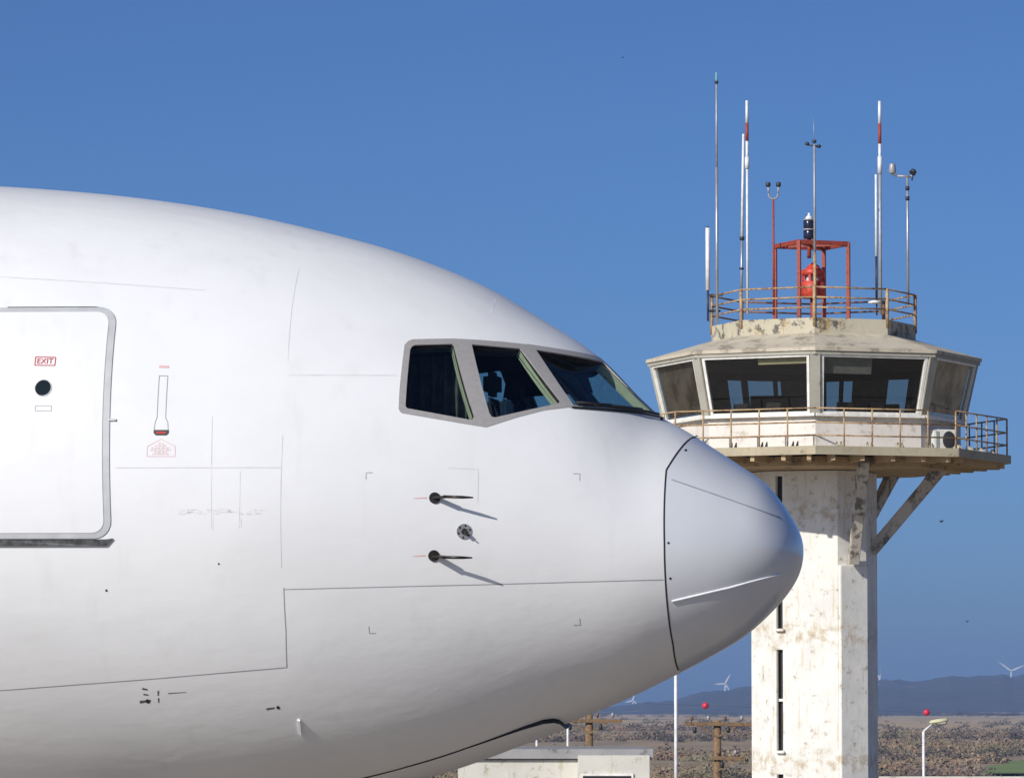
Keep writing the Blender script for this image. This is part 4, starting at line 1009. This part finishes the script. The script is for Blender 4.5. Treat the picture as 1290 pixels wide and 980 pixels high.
# centre mast with cup anemometer
o, z1 = mast('anemometer_mast', 'centre mast with small cup anemometer, in front of the red cage', 1028, 184, 418, -2.42, [('lower_pole', 0, .42, .040, .036, 'rail_yellow'), ('upper_pole', .42, 1.0, .030, .026, 'antenna_grey')], 'wind sensor', None)
MB().tube((0, 0, z1), (-.02, 0, z1+.62), .006).build('spike', M['galv'], o)
MB().tube((-.17, 0, z1+.0), (.13, 0, z1-.05), .02).build('cross_arm', M['dark_metal'], o)
for c, r_ in (((-.17, 0, z1+.02), .05), ((.0, -.02, z1+.07), .05), ((.11, .03, z1-.04), .05)):
    MB().lathe(c, [(.01, -.04), (r_, -.02), (r_, .03), (.01, .05)], 12).build('cup', M['dark_metal'], o)
# U-shaped sensor
o, z1 = mast('fork_sensor', 'mast with small U-shaped fork sensor left of the red cage', 976, 252, 398, -.3, [('pole', 0, 1.0, .028, .024, 'rail_red')], 'wind sensor', None)
arc = [(.115*math.cos(R(a)), 0, z1+.13+.13*math.sin(R(a))) for a in range(180, 361, 20)]; arc = [(-.125, 0, z1+.34)]+arc+[(.125, 0, z1+.34)]
MB().path(arc, .022).build('fork', M['antenna_grey'], o)
for sx in (-1, 1): MB().lathe((.125*sx, 0, z1+.30), [(.045, 0), (.06, .03), (.06, .09), (.04, .11)], 14).build('sensor_head', M['dark_metal'], o)
# wind vane and rain gauge arm on the right
o, z1 = mast('weather_sensor', 'mast on the right of the roof with bucket-shaped sensor and vane arm', 1145, 226, 385, -.2, [('pole', 0, 1.0, .034, .028, 'galv'), ('clamp', .82, .85, .05, .05, 'dark_metal'), ('clamp', .90, .93, .05, .05, 'dark_metal')], 'wind sensor', None)
MB().path([(-.42, 0, z1+.13), (-.25, 0, z1+.04), (.08, 0, z1+.02), (.12, 0, z1+.05)], .028).build('arm', M['antenna_grey'], o)
MB().lathe((-.36, 0, z1+.08), [(.04, 0), (.09, .05), (.075, .24), (.06, .26)], 16).build('bucket', M['antenna_grey'], o)
MB().tube((.12, -.02, z1+.10), (.16, .02, z1+.16), .085, .075, n=14).build('vane', M['dark_metal'], o); MB().tube((.11, 0, z1-.07), (.13, 0, z1+.05), .02).build('vane_stem', M['dark_metal'], o)
# floodlight on the roof rail
b = at(1103, 383, -1.0); o = tthing('floodlight', b, 'small pale floodlight on the right of the roof railing', 'floodlight')
MB().lathe((0, 0, 0), [(.03, -.03), (.16, -.01), (.15, .03), (.05, .06)], 16).build('shade', M['ac_white'], o); MB().tube((.05, 0, -.3), (.05, 0, 0), .02).build('stem', M['dark_metal'], o)

# ================================================================== AROUND THE TOWER
def wp(px, py, Y): return Vector(((px-645)/FPX*Y, Y, 3.5+Y*math.tan(PITCH+math.atan((490-py)/FPX))))
# low building in front of the scrubland
BY = 86.0; x1 = wp(821, 0, BY).x; x0 = wp(575, 0, BY).x; zt = wp(0, 943, BY).z
bd = empty('low_building', ((x0+x1)/2, BY, 0)); tag(bd, 'low white weathered building with grey flat roof slab under the nose', 'building')
hw = (x1-x0)/2
MB().box((-.02, 3.0, (zt-.2)/2), (2*hw-.10, 6.0, zt-.2)).build('wall', M['bld_white'], bd)
MB().box((0, 3.0, zt-.09), (2*hw+.06, 6.2, .18)).build('roof_slab', M['bld_roof'], bd, .01)
xa, xb = wp(728, 0, BY-.5).x-(x0+x1)/2, wp(818, 0, BY-.5).x-(x0+x1)/2; zb = wp(0, 951, BY-.5).z
MB().box(((xa+xb)/2, -.35, zb/2), (xb-xa, .7, zb)).build('porch', M['bld_white'], bd, .01)
xc, xd = wp(731, 0, BY-.5).x-(x0+x1)/2, wp(797, 0, BY-.5).x-(x0+x1)/2; zw = wp(0, 974, BY-.7).z
wn = MB().box(((xc+xd)/2, -.715, zw-.5), (xd-xc, .04, 1.0)).build('window', M['win_white'], bd)
MB().box(((xc+xd)/2, -.738, zw-.5), (xd-xc-.08, .01, .92)).build('pane', M['gasket'], wn)
for px, yt, Y in ((676, 930, 93.5), (715, 908, 94)):
    t = wp(px, yt, Y); g = float(terrain_z(t.x, Y)); o = empty('white_post', (t.x, Y, g))
    tag(o, 'thin white post standing behind the low building, %s' % ('nearer the gear door tip' if px > 700 else 'left one of two'), 'post', 'thin white posts')
    MB().tube((0, 0, 0), (0, 0, t.z-g), .022).build('pole', M['antenna_white'], o); MB().tube((0, 0, t.z-g), (0, 0, t.z-g+.03), .035).build('cap', M['antenna_white'], o)
# pale boundary wall right of the tower
wl = empty('boundary_wall', (wp(1106, 0, 110).x+4.15, 110, 0)); tag(wl, 'low pale wall along the bottom edge, right of the tower', 'wall'); zt = wp(0, 977.5, 110).z
MB().box((0, 0, zt/2-.06), (8.2, .22, zt-.1)).build('masonry', M['bld_white'], wl); MB().box((0, 0, zt-.05), (8.3, .30, .10)).build('coping', M['bld_white'], wl, .01)
# lamp posts
def lamp_post(px, ytop, Y, r, label, head=None):
    t = wp(px, ytop, Y); g = float(terrain_z(t.x, Y)); o = empty('lamp_post', (t.x, Y, g)); tag(o, label, 'lamp post', 'white lamp posts'); h = t.z-g
    MB().tube((0, 0, 0), (0, 0, h), r*1.15, r, n=12).build('pole', M['antenna_white'], o)
    MB().tube((0, 0, 0), (0, 0, .4), r*1.8, n=12).build('base', M['galv'], o)
    MB().tube((0, 0, h), (.26, 0, h+.22), r*.8, r*.7, n=10).build('arm', M['antenna_white'], o)
    hd = MB().lathe((0, 0, 0), [(.02, -.30), (.10, -.24), (.13, 0), (.11, .24), (.03, .30)], 16).build('head', M['lamp_head'], o); hd.rotation_euler = (0, R(82), 0); hd.location = (.48, 0, h+.32); hd.scale = (.62, .9, 1)
    dl = MB().lathe((0, 0, 0), [(.03, -.16), (.10, -.10), (.10, .14), (.03, .2)], 14).build('lens', M['strut'], o); dl.rotation_euler = (0, R(84), 0); dl.location = (.55, 0, h+.255); dl.scale = (.6, .8, 1)
lamp_post(1162, 921, 150, .042, 'white street lamp with tilted yellowish head right of the tower')
lamp_post(851, 790, 128, .045, 'tall white lamp pole rising behind the tip of the nose')
# wooden utility poles
def utility_pole(px, ytop, Y, arms, label, lean=0):
    t = wp(px, ytop, Y); g = float(terrain_z(t.x, Y)); o = empty('utility_pole', (t.x, Y, g)); tag(o, label, 'utility pole', 'wooden utility poles'); h = t.z-g; k = Y/FPX
    MB().tube((0, 0, 0), (0, 0, h), .17, .115, n=12).build('pole', M['wood'], o)
    for xa, xb, yy in arms:
        z = h-(yy-ytop)*k; a = (xa-px)*k; b = (xb-px)*k
        arm = MB().bar((a, -.16, z), (b, -.16, z-.03), .10, .12).build('cross_arm', M['wood'], o, .01)
        m_ = max(abs(a), abs(b))
        for sgn, e in ((-1, a), (1, b)):
            if abs(e) > .4: MB().bar((e*.62, -.18, z-.02), (0, -.14, z-.42), .02, .05).build('brace', M['wood'], o)
        nI = max(2, int((xb-xa)/17))
        for i in range(nI):
            xx = a+(b-a)*(i+.4)/nI
            MB().lathe((xx, -.16, z+.06), [(.02, 0), (.02, .05), (.055, .06), (.045, .10), (.06, .12), (.03, .18)], 10).build('insulator', M['antenna_grey'] if i % 2 else M['wood'], o)
            if i % 2 == 0: MB().lathe((xx+.1, -.16, z-.30), [(.03, 0), (.06, .03), (.06, .15), (.02, .2)], 10).build('insulator', M['dark_metal'], o)
    return o
utility_pole(742, 899, 150, [(706, 783, 907)], 'wooden utility pole with one cross arm behind the low building')
utility_pole(903, 907, 150, [(862, 946, 911), (896, 938, 954)], 'wooden utility pole with two cross arms close left of the tower')
# marker balls on a power line
def ball(px, py, Y, label):
    p = wp(px, py, Y); o = empty('marker_ball', p); tag(o, label, 'marker ball', 'red marker balls'); r = 4.2*Y/FPX
    MB().lathe((0, 0, 0), [(r*math.sin(R(a)), -r*math.cos(R(a))) for a in range(2, 180, 11)], 20).build('shell', M['ball_red'], o); MB().tube((-r*1.15, 0, 0), (r*1.15, 0, 0), r*.14).build('clamp', M['ball_red'], o); return p
pa = ball(888, 888.5, 420, 'red marker ball hanging in the air left of the tower shaft'); pb = ball(1166, 897, 420, 'red marker ball hanging just above the street lamp')
d = pb-pa; wr = empty('power_line', pa-d*3); tag(wr, 'thin power cable carrying the red marker balls', 'cable')
pts = [Vector((d.x*i/2, d.y*i/2, d.z*i/2+.25*((i/2-3.5)**2-.25)*.2)) for i in range(0, 15)]
MB().path(pts, .010, 5).build('cable', M['dark_metal'], wr)
# wind turbines on the ridge
def turbine(px, py, Y, bl, ang, label, yaw=0):
    p = wp(px, py, Y); hub = p.z; z0 = max(-8., 20.); o = empty('wind_turbine', (p.x, Y, z0), yaw); tag(o, label, 'wind turbine', 'wind turbines on the ridge'); h = hub-z0
    MB().tube((0, 0, -20), (0, 0, h), 2.2, 1.3, n=12).build('tower', M['turbine'], o); MB().box((0, 2, h+.4), (3, 8, 3.2)).build('nacelle', M['turbine'], o, .4)
    MB().lathe((0, 0, 0), [(.2, -2), (1.4, -1), (1.7, .5)], 12).build('hub', M['turbine'], o).location = (0, -2.6, h)
    for k in range(3):
        a = R(ang+120*k); d = Vector((math.cos(a), 0, math.sin(a))); s = Vector((-math.sin(a), 0, math.cos(a))); c = Vector((0, -3, h)); n = Vector((0, 1, 0)); pr = [(.03, .9, .9), (.2, 1.9, .7), (.6, 1.3, .4), (1, .35, .12)]; vs = []
        for f, wd, th in pr: q = c+d*(bl*f); vs += [q+s*wd, q+n*th, q-s*wd*.8, q-n*th]
        MB().add(vs, [(3, 2, 1, 0), (12, 13, 14, 15)]+[(4*i+j, 4*i+(j+1) % 4, 4*i+4+(j+1) % 4, 4*i+4+j) for i in range(3) for j in range(4)]).build('blade', M['turbine'], o)
turbine(1273, 845, 8600, 29, 24, 'wind turbine at the far right edge above the blue hills')
turbine(1107, 852, 8900, 24, 90, 'wind turbine seen edge-on close behind the right edge of the tower shaft', R(84))
turbine(913, 861, 8900, 21, 62, 'wind turbine between the airliner nose and the tower')
turbine(797, 882, 9000, 16, 75, 'small wind turbine just under the airliner belly')
# far birds
def bird(px, py, Y, span, rz, label):
    o = empty('bird', wp(px, py, Y), rz); tag(o, label, 'bird', 'birds in the sky')
    MB().lathe((0, 0, 0), [(.004, -.16), (.035, -.08), (.045, 0), (.03, .1), (.005, .17)], 10).build('body', M['bird'], o).rotation_euler = (0, R(90), 0)
    for sy in (-1, 1): MB().add([(-.06, 0, .01), (.08, 0, .01), (.05, sy*span*.5, .10), (-.02, sy*span*.5, .10), (-.06, 0, .03), (.08, 0, .03), (.05, sy*span*.5, .11), (-.02, sy*span*.5, .11)], [(0, 1, 2, 3), (7, 6, 5, 4), (0, 4, 5, 1), (1, 5, 6, 2), (2, 6, 7, 3)]).build('wing', M['bird'], o)
bird(1186, 657, 330, .5, .5, 'tiny dark bird right of the gallery struts'); bird(1218, 783, 420, .4, 2.0, 'tiny dark bird low in the sky right of the shaft'); bird(785, 73, 520, .4, 1.0, 'tiny dark bird high above the airliner')
# ------------------------------------------------------------------ haze between here and the hills
mh = bpy.data.materials.new('haze_air'); mh.use_nodes = True; ht = mh.node_tree; ht.nodes.clear()
pv = ht.nodes.new('ShaderNodeVolumePrincipled'); ou = ht.nodes.new('ShaderNodeOutputMaterial'); ht.links.new(pv.outputs[0], ou.inputs['Volume'])
pv.inputs['Color'].default_value = (.36, .56, 1.0, 1); pv.inputs['Density'].default_value = 8.5e-5; pv.inputs['Anisotropy'].default_value = 0.0
hz = MB().box((0, 5500, 60), (26000, 13000, 160)).build('haze', mh); tag(hz, 'thin blue haze over the far fields and hills', 'haze', kind='stuff'); hz.visible_shadow = True
